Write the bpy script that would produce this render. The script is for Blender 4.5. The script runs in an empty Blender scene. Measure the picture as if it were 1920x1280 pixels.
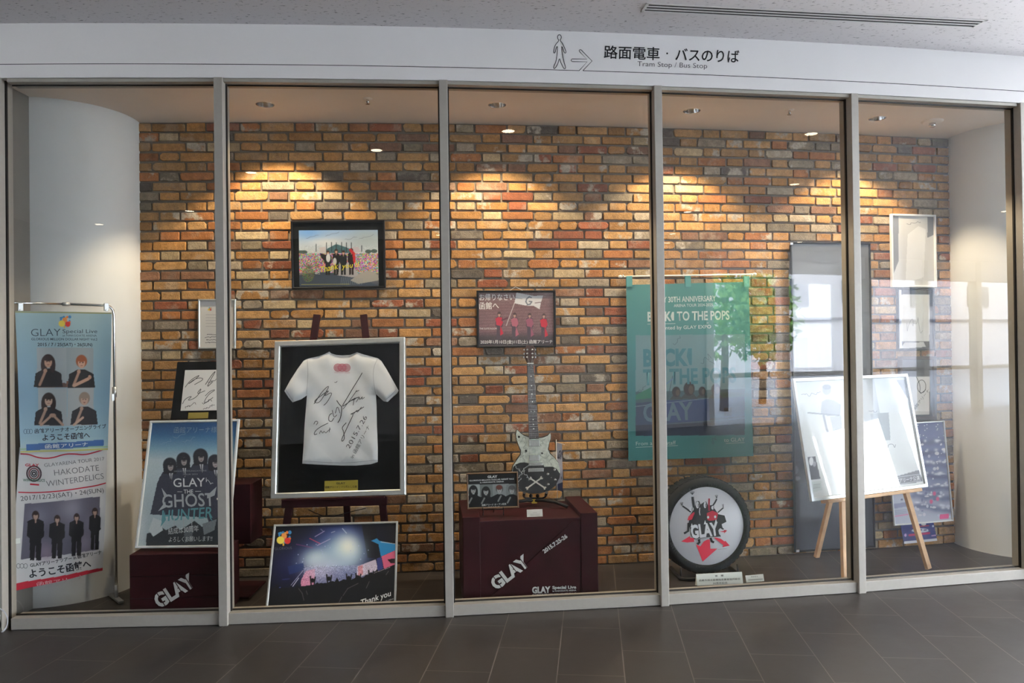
import bpy, bmesh, math, random
import numpy as np
from mathutils import Vector, Matrix
from mathutils.geometry import tessellate_polygon

# ------------------------------------------------------------------ camera, sky, exposure
SC = bpy.context.scene
COL = SC.collection
F, EYE, PITCH, ROLL = 1470.0, 1.46, 0.0077, 0.0128      # focal length in pixels of the 1920x1280 frame
cam_d = bpy.data.cameras.new('camera')
cam_d.sensor_width = 36.0
cam_d.lens = 36.0 * F / 1920.0
cam_d.clip_start = 0.05
cam_d.clip_end = 300
cam = bpy.data.objects.new('camera', cam_d)
COL.objects.link(cam)
_cp, _sp = math.cos(PITCH), math.sin(PITCH)
FWD = np.array([0, _cp, _sp]); _u = np.array([0, -_sp, _cp]); _r = np.array([1.0, 0, 0])
_c, _s = math.cos(ROLL), math.sin(ROLL)
RGT = _c * _r - _s * _u
UPV = _c * _u + _s * _r
CP = np.array([0, 0, EYE])
cam.matrix_world = Matrix(((RGT[0], UPV[0], -FWD[0], 0), (RGT[1], UPV[1], -FWD[1], 0),
                           (RGT[2], UPV[2], -FWD[2], EYE), (0, 0, 0, 1)))
SC.camera = cam
SC.view_settings.view_transform = 'Standard'
SC.view_settings.look = 'None'
SC.view_settings.gamma = 1.0
SC.view_settings.use_curve_mapping = False
SC.view_settings.exposure = 0.75
SC.cycles.use_denoising = True
SC.cycles.max_bounces = 10
SC.cycles.diffuse_bounces = 5
SC.cycles.transparent_max_bounces = 16
SC.cycles.sample_clamp_indirect = 6.0
SC.cycles.blur_glossy = 0.5

SKY = 22.5
world = bpy.data.worlds.new('overcast_sky')
SC.world = world
world.use_nodes = True
_n = world.node_tree.nodes; _l = world.node_tree.links
_bg = _n['Background']
_tc = _n.new('ShaderNodeTexCoord'); _sx = _n.new('ShaderNodeSeparateXYZ'); _rmp = _n.new('ShaderNodeValToRGB')
_l.new(_tc.outputs['Generated'], _sx.inputs[0]); _l.new(_sx.outputs['Z'], _rmp.inputs[0]); _l.new(_rmp.outputs[0], _bg.inputs['Color'])
_rmp.color_ramp.elements[0].position = 0.0; _rmp.color_ramp.elements[0].color = (0.93, 0.96, 1.0, 1)
_rmp.color_ramp.elements[1].position = 0.8; _rmp.color_ramp.elements[1].color = (0.62, 0.76, 1.0, 1)
_bg.inputs['Strength'].default_value = SKY

def sunlamp():
    d = bpy.data.lights.new('sun', 'SUN'); d.energy = 8.0; d.angle = 0.02; d.color = (1, 0.95, 0.88)
    o = bpy.data.objects.new('sun', d); COL.objects.link(o)
    o.location = (5, 30, 40)
    o.rotation_euler = Vector((0.25, -0.62, -0.75)).to_track_quat('-Z', 'Y').to_euler()
sunlamp()

# ------------------------------------------------------------------ helpers: measuring
def ray(x, y):
    return RGT * ((x - 960) / F) - UPV * ((y - 640) / F) + FWD
def atz(x, y, z=0.0):
    d = ray(x, y); return CP + d * ((z - EYE) / d[2])
def atY(x, y, Y):
    d = ray(x, y); return CP + d * (Y / d[1])
def proj(P):
    v = np.asarray(P, float) - CP
    z = v @ FWD
    return 960 + F * (v @ RGT) / z, 640 - F * (v @ UPV) / z
def fac(x): return 4.3125 + .106 * x + .017 * x * x
def brk(x): return 5.19 + .104 * x + .0172 * x * x
def dslope(x): return math.atan(.105 + .0342 * x)
D = math.radians

# ------------------------------------------------------------------ helpers: materials
MATS = {}
def lin(c):
    c = c / 255.0
    return c / 12.92 if c <= 0.04045 else ((c + 0.055) / 1.055) ** 2.4
def rgb(r, g, b): return (lin(r), lin(g), lin(b), 1)
def mat(name, col, rough=0.5, metal=0.0, noise=0.08, scale=12.0, bump=0.0, coat=0.0, spec=0.5, emit=0.0):
    """principled surface whose colour and relief are broken up by procedural noise"""
    if name in MATS: return MATS[name]
    m = bpy.data.materials.new(name); m.use_nodes = True
    n, l = m.node_tree.nodes, m.node_tree.links
    b = n['Principled BSDF']
    c = rgb(*col)
    b.inputs['Roughness'].default_value = rough
    b.inputs['Metallic'].default_value = metal
    b.inputs['Specular IOR Level'].default_value = spec
    b.inputs['Coat Weight'].default_value = coat
    b.inputs['Coat Roughness'].default_value = 0.03
    tc = n.new('ShaderNodeTexCoord'); t = n.new('ShaderNodeTexNoise')
    t.inputs['Scale'].default_value = scale; t.inputs['Detail'].default_value = 5
    l.new(tc.outputs['Object'], t.inputs['Vector'])
    r = n.new('ShaderNodeValToRGB')
    r.color_ramp.elements[0].position = 0.3; r.color_ramp.elements[1].position = 0.7
    r.color_ramp.elements[0].color = (c[0] * (1 - noise), c[1] * (1 - noise), c[2] * (1 - noise), 1)
    r.color_ramp.elements[1].color = (min(1, c[0] * (1 + noise)), min(1, c[1] * (1 + noise)), min(1, c[2] * (1 + noise)), 1)
    l.new(t.outputs['Fac'], r.inputs[0]); l.new(r.outputs[0], b.inputs['Base Color'])
    if bump:
        bp = n.new('ShaderNodeBump'); bp.inputs['Strength'].default_value = bump; bp.inputs['Distance'].default_value = 0.01
        l.new(t.outputs['Fac'], bp.inputs['Height']); l.new(bp.outputs[0], b.inputs['Normal'])
    if emit:
        b.inputs['Emission Color'].default_value = c; b.inputs['Emission Strength'].default_value = emit
    MATS[name] = m
    return m
def print_mat(name, rough=0.45, coat=0.0):
    """printed ink: the colour comes with the print (colour attribute), a fine paper grain from noise"""
    if name in MATS: return MATS[name]
    m = bpy.data.materials.new(name); m.use_nodes = True
    n, l = m.node_tree.nodes, m.node_tree.links
    b = n['Principled BSDF']
    a = n.new('ShaderNodeVertexColor'); a.layer_name = 'ink'
    tc = n.new('ShaderNodeTexCoord'); t = n.new('ShaderNodeTexNoise'); t.inputs['Scale'].default_value = 60
    l.new(tc.outputs['Object'], t.inputs['Vector'])
    mr = n.new('ShaderNodeMapRange'); mr.inputs['To Min'].default_value = rough - 0.05; mr.inputs['To Max'].default_value = rough + 0.05
    l.new(t.outputs['Fac'], mr.inputs['Value']); l.new(mr.outputs[0], b.inputs['Roughness'])
    l.new(a.outputs['Color'], b.inputs['Base Color'])
    b.inputs['Coat Weight'].default_value = coat; b.inputs['Coat Roughness'].default_value = 0.015
    b.inputs['Specular IOR Level'].default_value = 0.3
    MATS[name] = m
    return m
def glass_mat(name, refl):
    m = bpy.data.materials.new(name); m.use_nodes = True
    n, l = m.node_tree.nodes, m.node_tree.links
    for k in list(n):
        if k.type != 'OUTPUT_MATERIAL': n.remove(k)
    out = [k for k in n if k.type == 'OUTPUT_MATERIAL'][0]
    tr = n.new('ShaderNodeBsdfTransparent'); gl = n.new('ShaderNodeBsdfGlossy'); mx = n.new('ShaderNodeMixShader')
    lw = n.new('ShaderNodeLayerWeight'); lw.inputs['Blend'].default_value = 0.5
    pw = n.new('ShaderNodeMath'); pw.operation = 'POWER'; pw.inputs[1].default_value = 5
    ml = n.new('ShaderNodeMath'); ml.operation = 'MULTIPLY_ADD'; ml.inputs[1].default_value = 0.88; ml.inputs[2].default_value = refl
    tr.inputs[0].default_value = (0.95, 0.965, 0.955, 1)
    gl.inputs['Roughness'].default_value = 0.0
    tc = n.new('ShaderNodeTexCoord'); nz = n.new('ShaderNodeTexNoise'); nz.inputs['Scale'].default_value = 1.3
    bp = n.new('ShaderNodeBump'); bp.inputs['Strength'].default_value = 0.02; bp.inputs['Distance'].default_value = 0.02
    l.new(tc.outputs['Object'], nz.inputs['Vector']); l.new(nz.outputs['Fac'], bp.inputs['Height']); l.new(bp.outputs[0], gl.inputs['Normal'])
    l.new(lw.outputs['Facing'], pw.inputs[0]); l.new(pw.outputs[0], ml.inputs[0]); l.new(ml.outputs[0], mx.inputs[0])
    l.new(tr.outputs[0], mx.inputs[1]); l.new(gl.outputs[0], mx.inputs[2]); l.new(mx.outputs[0], out.inputs['Surface'])
    return m

# ------------------------------------------------------------------ helpers: building
class MB:
    """collects shapes in world coordinates and links them as ONE mesh object"""
    def __init__(s): s.bm = bmesh.new()
    def box(s, c, size, M=None, bevel=0.0):
        """box centred on c; M = 3x3 columns (axes)"""
        A = np.eye(3) if M is None else np.asarray(M)
        vs = []
        for i in (-.5, .5):
            for j in (-.5, .5):
                for k in (-.5, .5):
                    vs.append(s.bm.verts.new(np.asarray(c) + A @ np.array([i * size[0], j * size[1], k * size[2]])))
        fs = [s.bm.faces.new([vs[i] for i in q]) for q in ((0, 1, 3, 2), (4, 6, 7, 5), (0, 4, 5, 1), (2, 3, 7, 6), (0, 2, 6, 4), (1, 5, 7, 3))]
        if bevel:
            ed = list({e for f in fs for e in f.edges})
            bmesh.ops.bevel(s.bm, geom=ed, offset=bevel, segments=2, affect='EDGES', profile=0.5)
        return s
    def tube(s, pts, r, seg=10, cap=True):
        pts = [np.asarray(p, float) for p in pts]
        rs = r if isinstance(r, (list, tuple)) else [r] * len(pts)
        rings = []
        ref = None
        for i, p in enumerate(pts):
            t = pts[min(i + 1, len(pts) - 1)] - pts[max(i - 1, 0)]
            t = t / (np.linalg.norm(t) + 1e-12)
            if ref is None: ref = np.array([0, 0, 1.0]) if abs(t[2]) < .9 else np.array([1.0, 0, 0])
            a = np.cross(t, ref); a /= np.linalg.norm(a) + 1e-12
            b = np.cross(a, t); ref = b
            rings.append([s.bm.verts.new(p + rs[i] * (math.cos(2 * math.pi * k / seg) * a + math.sin(2 * math.pi * k / seg) * b)) for k in range(seg)])
        for A, B in zip(rings, rings[1:]):
            for k in range(seg):
                f = s.bm.faces.new((A[k], A[(k + 1) % seg], B[(k + 1) % seg], B[k])); f.smooth = True
        if cap:
            s.bm.faces.new(rings[0][::-1]); s.bm.faces.new(rings[-1])
        return s
    def lathe(s, prof, o, ax, seg=32, closed=False):
        """profile of (radius, height) around axis ax at o"""
        o = np.asarray(o, float); ax = np.asarray(ax, float); ax /= np.linalg.norm(ax)
        ref = np.array([0, 0, 1.0]) if abs(ax[2]) < .9 else np.array([1.0, 0, 0])
        a = np.cross(ax, ref); a /= np.linalg.norm(a); b = np.cross(ax, a)
        rings = [[s.bm.verts.new(o + ax * h + r * (math.cos(2 * math.pi * k / seg) * a + math.sin(2 * math.pi * k / seg) * b)) for k in range(seg)] for r, h in prof]
        pr = list(zip(rings, rings[1:]))
        if closed: pr.append((rings[-1], rings[0]))
        for A, B in pr:
            for k in range(seg):
                f = s.bm.faces.new((A[k], A[(k + 1) % seg], B[(k + 1) % seg], B[k])); f.smooth = True
        return s
    def prism(s, poly, fr, d0, d1, bevel=0.0):
        """poly of (a, b) on plane fr, extruded from d0 to d1 along the plane's normal"""
        n = len(poly)
        A = [s.bm.verts.new(fr.pt(a, b, d0)) for a, b in poly]
        B = [s.bm.verts.new(fr.pt(a, b, d1)) for a, b in poly]
        fs = [s.bm.faces.new(A), s.bm.faces.new(B[::-1])]
        for i in range(n): fs.append(s.bm.faces.new((A[i], B[i], B[(i + 1) % n], A[(i + 1) % n])))
        if bevel:
            ed = [e for e in fs[1].edges]
            bmesh.ops.bevel(s.bm, geom=ed, offset=bevel, segments=2, affect='EDGES', profile=0.5)
        return s
    def quad(s, *p):
        s.bm.faces.new([s.bm.verts.new(q) for q in p]); return s
    def build(s, name, m, parent=None, recalc=True, smooth=False):
        if recalc: bmesh.ops.recalc_face_normals(s.bm, faces=s.bm.faces[:])
        big = [f for f in s.bm.faces if len(f.verts) > 4]
        if big: bmesh.ops.triangulate(s.bm, faces=big)
        me = bpy.data.meshes.new(name)
        if smooth:
            for f in s.bm.faces: f.smooth = True
        org = Vector((0, 0, 0))
        if parent is not None:
            p = parent
            while p is not None: org += p.location; p = p.parent
        elif s.bm.verts:
            co = np.array([v.co for v in s.bm.verts])
            org = Vector(((co[:, 0].min() + co[:, 0].max()) / 2, (co[:, 1].min() + co[:, 1].max()) / 2, co[:, 2].min()))
        bmesh.ops.translate(s.bm, verts=s.bm.verts[:], vec=-org)
        s.bm.to_mesh(me); s.bm.free()
        for k in (m if isinstance(m, (list, tuple)) else [m]): me.materials.append(k)
        o = bpy.data.objects.new(name, me); COL.objects.link(o)
        if parent is not None: o.parent = parent
        else: o.location = org
        return o
def thing(name, label, cat, loc, group=None):
    o = bpy.data.objects.new(name, None); COL.objects.link(o)
    o.location = tuple(float(v) for v in loc); o.empty_display_size = 0.05
    o['label'] = label; o['category'] = cat
    if group: o['group'] = group
    return o
def tag(o, label, cat, group=None):
    o['label'] = label; o['category'] = cat
    if group: o['group'] = group
    return o
def struct(o):
    o['kind'] = 'structure'; return o

class Plane:
    """upright, leaning or turned plane: yaw turns it (+ = faces right), tilt leans its top back, spin turns it in itself"""
    def __init__(s, c, yaw=0.0, tilt=0.0, spin=0.0, w=0.0, h=0.0):
        s.c = np.array(c, float); s.w, s.h = w, h
        r = np.array([math.cos(yaw), math.sin(yaw), 0]); bk = np.array([-math.sin(yaw), math.cos(yaw), 0])
        u = np.array([0, 0, 1.0]) * math.cos(tilt) + bk * math.sin(tilt)
        cs, sn = math.cos(spin), math.sin(spin)
        s.r, s.u = cs * r + sn * u, cs * u - sn * r
        s.n = np.cross(s.r, s.u)           # towards the viewer
        if s.n[1] > 0: s.n = -s.n
        s.M = np.column_stack([s.r, s.n, s.u])
    def pt(s, a, b, d=0.0): return s.c + s.r * a + s.u * b + s.n * d
    def loc(s, x, y):
        d = ray(x, y); t = ((s.c - CP) @ s.n) / (d @ s.n)
        v = CP + d * t - s.c
        return float(v @ s.r), float(v @ s.u)
    def px(s, x, y, d=0.0): return s.pt(*s.loc(x, y), d)
class Front(Plane):
    """the curved front of the shop window: a = x, b = z, d = towards the viewer"""
    def __init__(s, fn=fac): s.fn = fn; s.w = s.h = 0
    def pt(s, a, b, d=0.0):
        t = .106 + .034 * a; k = math.hypot(1, t)
        return np.array([a + d * t / k, s.fn(a) - d / k, b])
    def loc(s, x, y):
        d = ray(x, y); t = 4.3
        for _ in range(30): t = s.fn(d[0] * t) / d[1]
        return float(d[0] * t), float(EYE + d[2] * t)

INKGAIN = 0.7
class Sheet:
    """a printed sheet on a plane: a fine grid that carries the print, plus lettering and drawn shapes lying on it"""
    def __init__(s, fr, w=None, h=None, off=0.0, res=0.004, base=(255, 255, 255), corner=None, warp=None):
        s.fr = fr; s.off = off; s.w = w or fr.w; s.h = h or fr.h; s.warp = warp
        s.V = []; s.Fc = []; s.C = []; s.lay = 0
        nx, ny = max(2, int(s.w / res)), max(2, int(s.h / res)); s.nx, s.ny = nx, ny
        uu, vv = np.meshgrid(np.linspace(-.5, .5, nx + 1), np.linspace(-.5, .5, ny + 1))
        if corner is None:
            s.A, s.B = uu * s.w, vv * s.h
        else:                                # four corners tl tr br bl in (a, b)
            tl, tr, br, bl = [np.array(q) for q in corner]
            U, W = uu + .5, vv + .5
            q = [(1 - U) * (1 - W) * bl[i] + U * (1 - W) * br[i] + U * W * tr[i] + (1 - U) * W * tl[i] for i in (0, 1)]
            s.A, s.B = q
        s.U, s.W = uu + .5, .5 - vv
        P = np.array([[fr.pt(a, b) for a, b in zip(ra, rb)] for ra, rb in zip(s.A, s.B)])
        s.X, s.Y = proj(P)                   # where each grid point was measured in the photograph
        s.img = np.ones(s.A.shape + (3,)) * np.array(base, float)
    # ---- print carried by the grid
    def mix(s, m, col):
        m = np.clip(m, 0, 1)[..., None]; s.img = s.img * (1 - m) + np.array(col, float) * m; return s
    def ell(s, x, y, rx, ry, col, soft=0.15, a=1.0, rot=0.0):
        dx, dy = s.X - x, s.Y - y
        c, n = math.cos(rot), math.sin(rot)
        d = np.sqrt(((dx * c + dy * n) / rx) ** 2 + ((-dx * n + dy * c) / ry) ** 2)
        return s.mix(a * np.clip((1 + soft / 2 - d) / soft, 0, 1), col)
    def glow(s, x, y, rx, ry, col, a=1.0, p=2.0):
        d = np.sqrt(((s.X - x) / rx) ** 2 + ((s.Y - y) / ry) ** 2)
        return s.mix(a * np.exp(-d ** p), col)
    def poly(s, pts, col, a=1.0):
        m = np.zeros(s.X.shape, bool); n = len(pts)
        for i in range(n):
            (x0, y0), (x1, y1) = pts[i], pts[(i + 1) % n]
            if y0 == y1: continue
            cnd = ((y0 > s.Y) != (y1 > s.Y)) & (s.X < (x1 - x0) * (s.Y - y0) / (y1 - y0) + x0)
            m ^= cnd
        return s.mix(m * a, col)
    def line(s, x0, y0, x1, y1, w, col, a=1.0):
        vx, vy = x1 - x0, y1 - y0; L = vx * vx + vy * vy + 1e-9
        t = np.clip(((s.X - x0) * vx + (s.Y - y0) * vy) / L, 0, 1)
        d = np.hypot(s.X - x0 - t * vx, s.Y - y0 - t * vy)
        return s.mix(a * np.clip(w / 2 + .5 - d, 0, 1), col)
    def lines(s, pts, w, col, a=1.0):
        for p, q in zip(pts, pts[1:]): s.line(*p, *q, w, col, a)
        return s
    def vgrad(s, stops):
        ys = [k[0] for k in stops]
        for i in range(3): s.img[..., i] = np.interp(s.Y, ys, [k[1][i] for k in stops])
        return s
    def speck(s, seed, amp, mask=None, cell=1):
        rg = np.random.RandomState(seed)
        n = rg.uniform(-1, 1, (s.img.shape[0] // cell + 1, s.img.shape[1] // cell + 1, 3 if isinstance(amp, tuple) else 1))
        n = np.kron(n, np.ones((cell, cell, 1)))[:s.img.shape[0], :s.img.shape[1]]
        am = np.array(amp if isinstance(amp, tuple) else (amp,))
        k = 1 if mask is None else mask[..., None]
        s.img = np.clip(s.img + n * am * k, 0, 255); return s
    # ---- shapes and lettering lying on the sheet
    def _add(s, V2, faces, col):
        s.lay += 1; o = len(s.V)
        d = s.off + 0.0004 + 0.00003 * s.lay
        for a, b in V2: s.V.append(s.put(a, b, d))
        s.Fc += [tuple(i + o for i in f) for f in faces]; s.C += [col] * len(faces)
    def put(s, a, b, d):
        if s.warp: d = d + s.warp(a, b)
        return s.fr.pt(a, b, d)
    def shape(s, pts, col):
        q = [s.fr.loc(*p) for p in pts]
        t = tessellate_polygon([[Vector((a, b, 0)) for a, b in q]])
        s._add(q, t, col); return s
    def disc(s, x, y, rx, ry, col, seg=28):
        return s.shape([(x + rx * math.cos(2 * math.pi * k / seg), y + ry * math.sin(2 * math.pi * k / seg)) for k in range(seg)], col)
    def stroke(s, pts, w, col, smooth=0, closed=False):
        """ribbon of width w pixels through pixel points"""
        if closed: pts = list(pts) + [pts[0]]
        for _ in range(smooth):
            q = [pts[0]]
            for p0, p1 in zip(pts, pts[1:]):
                q += [(p0[0] * .75 + p1[0] * .25, p0[1] * .75 + p1[1] * .25), (p0[0] * .25 + p1[0] * .75, p0[1] * .25 + p1[1] * .75)]
            pts = q + [pts[-1]]
        P = np.array(pts, float); n = len(P)
        T = np.array([P[min(i + 1, n - 1)] - P[max(i - 1, 0)] for i in range(n)])
        T /= np.linalg.norm(T, axis=1)[:, None] + 1e-9
        N = np.column_stack([-T[:, 1], T[:, 0]])
        L, R = P + N * w / 2, P - N * w / 2
        V = [s.fr.loc(*p) for p in L] + [s.fr.loc(*p) for p in R]
        s._add(V, [(i, i + 1, n + i + 1, n + i) for i in range(n - 1)], col); return s
    def ring(s, x, y, rx, ry, w, col, seg=32):
        return s.stroke([(x + rx * math.cos(2 * math.pi * k / seg), y + ry * math.sin(2 * math.pi * k / seg)) for k in range(seg + 1)], w, col)
    def text(s, t, p0, p1, hpx, col, bold=0.0, shear=0.0, cap=0.72, space=1.0):
        """lettering whose baseline runs from pixel p0 to pixel p1; hpx = capital height in pixels"""
        V, fs = letters(t, bold, shear, space)
        x0, x1 = V[:, 0].min(), V[:, 0].max()
        A, B = np.array(s.fr.loc(*p0)), np.array(s.fr.loc(*p1))
        dx, dy = (p1[0] - p0[0]), (p1[1] - p0[1]); L = math.hypot(dx, dy)
        up = np.array(s.fr.loc(p0[0] + dy / L * hpx, p0[1] - dx / L * hpx)) - A
        W = [A + (B - A) * ((v[0] - x0) / (x1 - x0)) + up * (v[1] / cap) for v in V]
        s._add(W, fs, col); return s
    def scribble(s, x, y, w, h, w_px, col, seed, n=9, ang=0.0):
        rg = random.Random(seed); pts = []
        c, k = math.cos(ang), math.sin(ang)
        for i in range(n):
            a = (i / (n - 1) - .5) * w + rg.uniform(-.12, .12) * w; b = rg.uniform(-.5, .5) * h
            pts.append((x + a * c - b * k, y + a * k + b * c))
        return s.stroke(pts, w_px, col, smooth=2)
    def build(s, name, parent, mtl, label=None):
        ny, nx = s.A.shape
        V = [s.put(a, b, s.off) for ra, rb in zip(s.A, s.B) for a, b in zip(ra, rb)]
        ng = len(V)
        Fg = [(j * nx + i, j * nx + i + 1, (j + 1) * nx + i + 1, (j + 1) * nx + i) for j in range(ny - 1) for i in range(nx - 1)]
        F2 = [tuple(i + ng for i in f) for f in s.Fc]
        V += s.V
        org = np.zeros(3)
        p = parent
        while p is not None: org += np.array(p.location); p = p.parent
        me = bpy.data.meshes.new(name)
        if s.warp is None and nx > 1:        # the sheet has a back and edges of its own
            nb = len(V); th = 0.0015
            idx = [0, nx - 1, ny * nx - 1, (ny - 1) * nx]
            for i in idx: V.append(np.asarray(V[i]) - s.fr.n * th)
            Fg2 = [(nb, nb + 3, nb + 2, nb + 1)]
        else: Fg2 = []
        me.from_pydata([tuple(np.asarray(v) - org) for v in V], [], Fg + F2 + Fg2)
        at = me.color_attributes.new('ink', 'FLOAT_COLOR', 'CORNER')
        g = s.img.reshape(-1, 3) / 255.0
        ig = INKGAIN if mtl.name == 'printed_banner_cloth' else 1.0
        g = ig * np.where(g <= .04045, g / 12.92, ((np.clip(g, 0, 1) + .055) / 1.055) ** 2.4)
        cols = []
        for f in Fg:
            for i in f: cols.append((*g[i], 1))
        for f, c in zip(F2, s.C):
            c = rgb(*c); cols += [(c[0] * ig, c[1] * ig, c[2] * ig, 1)] * len(f)
        for f in Fg2: cols += [(.6, .6, .6, 1)] * len(f)
        at.data.foreach_set('color', np.array(cols, np.float32).ravel())
        # every face of the front looks towards the viewer
        me.update()
        me.materials.append(mtl)
        bm = bmesh.new(); bm.from_mesh(me)
        nn = Vector(s.fr.n) if not isinstance(s.fr, Front) else Vector((0, -1, 0))
        bm.faces.ensure_lookup_table()
        nf = len(Fg) + len(F2)
        fl = [f for f in bm.faces[:nf] if f.normal.dot(nn) < 0]
        bmesh.ops.reverse_faces(bm, faces=fl)
        bm.to_mesh(me); bm.free()
        if s.warp is not None:
            for f in me.polygons: f.use_smooth = True
        o = bpy.data.objects.new(name, me); COL.objects.link(o)
        if parent is not None: o.parent = parent
        if label: o['label'] = label
        return o
_LET = {}
def letters(t, bold=0.0, shear=0.0, space=1.0):
    k = (t, bold, shear, space)
    if k in _LET: return _LET[k]
    c = bpy.data.curves.new('lettering', 'FONT'); c.body = t; c.offset = bold; c.shear = shear; c.resolution_u = 3; c.space_character = space
    o = bpy.data.objects.new('lettering', c)
    me = bpy.data.meshes.new_from_object(o)
    V = np.array([(v.co.x, v.co.y) for v in me.vertices]); fs = [tuple(p.vertices) for p in me.polygons]
    bpy.data.objects.remove(o); bpy.data.curves.remove(c); bpy.data.meshes.remove(me)
    _LET[k] = (V, fs)
    return _LET[k]

def moulding(fr, w, h, width, depth, m, parent, name='frame', d0=0.0, bevel=0.002, label=None):
    """four mitred sides around a picture"""
    mb = MB(); W, H = w / 2, h / 2; iw, ih = W - width, H - width
    out = [(-W, -H), (W, -H), (W, H), (-W, H)]; inn = [(-iw, -ih), (iw, -ih), (iw, ih), (-iw, ih)]
    k = bevel
    prof = [(0, d0), (0, d0 + depth - k), (k, d0 + depth), (width - k * 1.5, d0 + depth), (width, d0 + depth - k * 1.5), (width, d0)]
    rings = []
    for o, d in prof:
        rings.append([mb.bm.verts.new(fr.pt(math.copysign(W - o, a), math.copysign(H - o, b), d)) for a, b in out])
    for A, B in zip(rings, rings[1:] + rings[:1]):
        for i in range(4): mb.bm.faces.new((A[i], A[(i + 1) % 4], B[(i + 1) % 4], B[i]))
    o = mb.build(name, m, parent)
    if label: o['label'] = label
    return o
def backing(fr, w, h, d0, d1, m, parent, name='backboard'):
    mb = MB(); mb.box(fr.pt(0, 0, (d0 + d1) / 2), (w, d1 - d0, h), fr.M)
    return mb.build(name, m, parent)
def pane(fr, w, h, d, parent, m, name='cover_pane'):
    mb = MB(); mb.quad(fr.pt(-w / 2, -h / 2, d), fr.pt(w / 2, -h / 2, d), fr.pt(w / 2, h / 2, d), fr.pt(-w / 2, h / 2, d))
    return mb.build(name, m, parent, recalc=False)

class Deco(Sheet):
    """lettering and drawn shapes without a sheet of their own (they lie straight on the surface)"""
    def __init__(s, fr, off=0.0, warp=None):
        s.fr = fr; s.off = off; s.warp = warp; s.V = []; s.Fc = []; s.C = []; s.lay = 0
        s.A = np.zeros((0, 0)); s.B = s.A; s.img = np.zeros((0, 3))
INK = print_mat('printed_ink', 0.5)
GLOSSY = print_mat('print_behind_acrylic', 0.4, coat=1.0)
CLOTH = print_mat('printed_banner_cloth', 0.7)

# ------------------------------------------------------------------ materials of the place
ALU = mat('champagne_aluminium', (158, 154, 145), 0.45, 0.15, 0.03, 40)
GASKET = mat('black_rubber_gasket', (14, 14, 15), 0.6)
WHITE = mat('white_painted_board', (226, 224, 222), 0.6, noise=0.015, scale=3)
PLASTER = mat('white_plaster', (212, 214, 212), 0.75, noise=0.02, scale=4, bump=0.02)
HALLW = mat('pale_grey_hall_wall', (118, 116, 113), 0.7, noise=0.02)
GREYP = mat('grey_painted_panel', (118, 115, 108), 0.7, noise=0.03)
CREAM = mat('inner_ceiling_paint', (236, 228, 218), 0.85, noise=0.015, scale=6)
CHROME = mat('chrome', (215, 215, 215), 0.12, 1.0, 0.02)
BLACK = mat('black_lacquer', (13, 13, 15), 0.4, noise=0.1, spec=.25)
MAROON = mat('maroon_stained_wood', (46, 12, 17), 0.6, noise=0.25, scale=7, bump=0.05, spec=.15)
SILVER = mat('brushed_silver', (196, 200, 200), 0.32, 0.55, 0.04, 60)
PINE = mat('pale_easel_wood', (186, 148, 106), 0.6, noise=0.14, scale=14, bump=0.03)
BRASS = mat('brass_plate', (150, 134, 60), 0.45, 0.35, 0.05)
MATT = mat('black_mount_board', (10, 12, 15), 0.9, noise=0.1, spec=.15)
GLASS = glass_mat('clear_glass', .06)
ACRYL = glass_mat('matt_acrylic', .014)

def floor_mat():
    m = bpy.data.materials.new('stone_floor_tiles'); m.use_nodes = True
    n, l = m.node_tree.nodes, m.node_tree.links; b = n['Principled BSDF']
    g = n.new('ShaderNodeNewGeometry'); t = math.radians(5.8)
    def dot(v):
        k = n.new('ShaderNodeVectorMath'); k.operation = 'DOT_PRODUCT'; k.inputs[1].default_value = v
        l.new(g.outputs['Position'], k.inputs[0]); return k.outputs['Value']
    def add(s, v):
        k = n.new('ShaderNodeMath'); k.operation = 'ADD'; k.inputs[1].default_value = v; l.new(s, k.inputs[0]); return k.outputs[0]
    u = add(dot((math.cos(t), -math.sin(t), 0)), .173); v = add(dot((math.sin(t), math.cos(t), 0)), -3.215)
    cb = n.new('ShaderNodeCombineXYZ'); l.new(v, cb.inputs[0]); l.new(u, cb.inputs[1])
    br = n.new('ShaderNodeTexBrick'); l.new(cb.outputs[0], br.inputs['Vector'])
    br.inputs['Scale'].default_value = 1; br.inputs['Brick Width'].default_value = .59; br.inputs['Row Height'].default_value = .2985
    br.inputs['Mortar Size'].default_value = .0022; br.inputs['Mortar Smooth'].default_value = 0.0; br.inputs['Bias'].default_value = 0
    br.inputs['Color1'].default_value = rgb(50, 46, 43); br.inputs['Color2'].default_value = rgb(45, 42, 40); br.inputs['Mortar'].default_value = rgb(94, 88, 82)
    nz = n.new('ShaderNodeTexNoise'); nz.inputs['Scale'].default_value = 5; nz.inputs['Detail'].default_value = 9; nz.inputs['Roughness'].default_value = .65
    l.new(g.outputs['Position'], nz.inputs['Vector'])
    mx = n.new('ShaderNodeMix'); mx.data_type = 'RGBA'; mx.blend_type = 'OVERLAY'; mx.inputs['Factor'].default_value = .3
    l.new(br.outputs['Color'], mx.inputs[6]); l.new(nz.outputs['Fac'], mx.inputs[7]); l.new(mx.outputs[2], b.inputs['Base Color'])
    mr = n.new('ShaderNodeMapRange'); mr.inputs['To Min'].default_value = .34; mr.inputs['To Max'].default_value = .5
    l.new(nz.outputs['Fac'], mr.inputs['Value']); l.new(mr.outputs[0], b.inputs['Roughness'])
    bp = n.new('ShaderNodeBump'); bp.inputs['Strength'].default_value = .06; bp.inputs['Distance'].default_value = .01
    l.new(nz.outputs['Fac'], bp.inputs['Height']); l.new(bp.outputs[0], b.inputs['Normal'])
    return m
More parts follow.
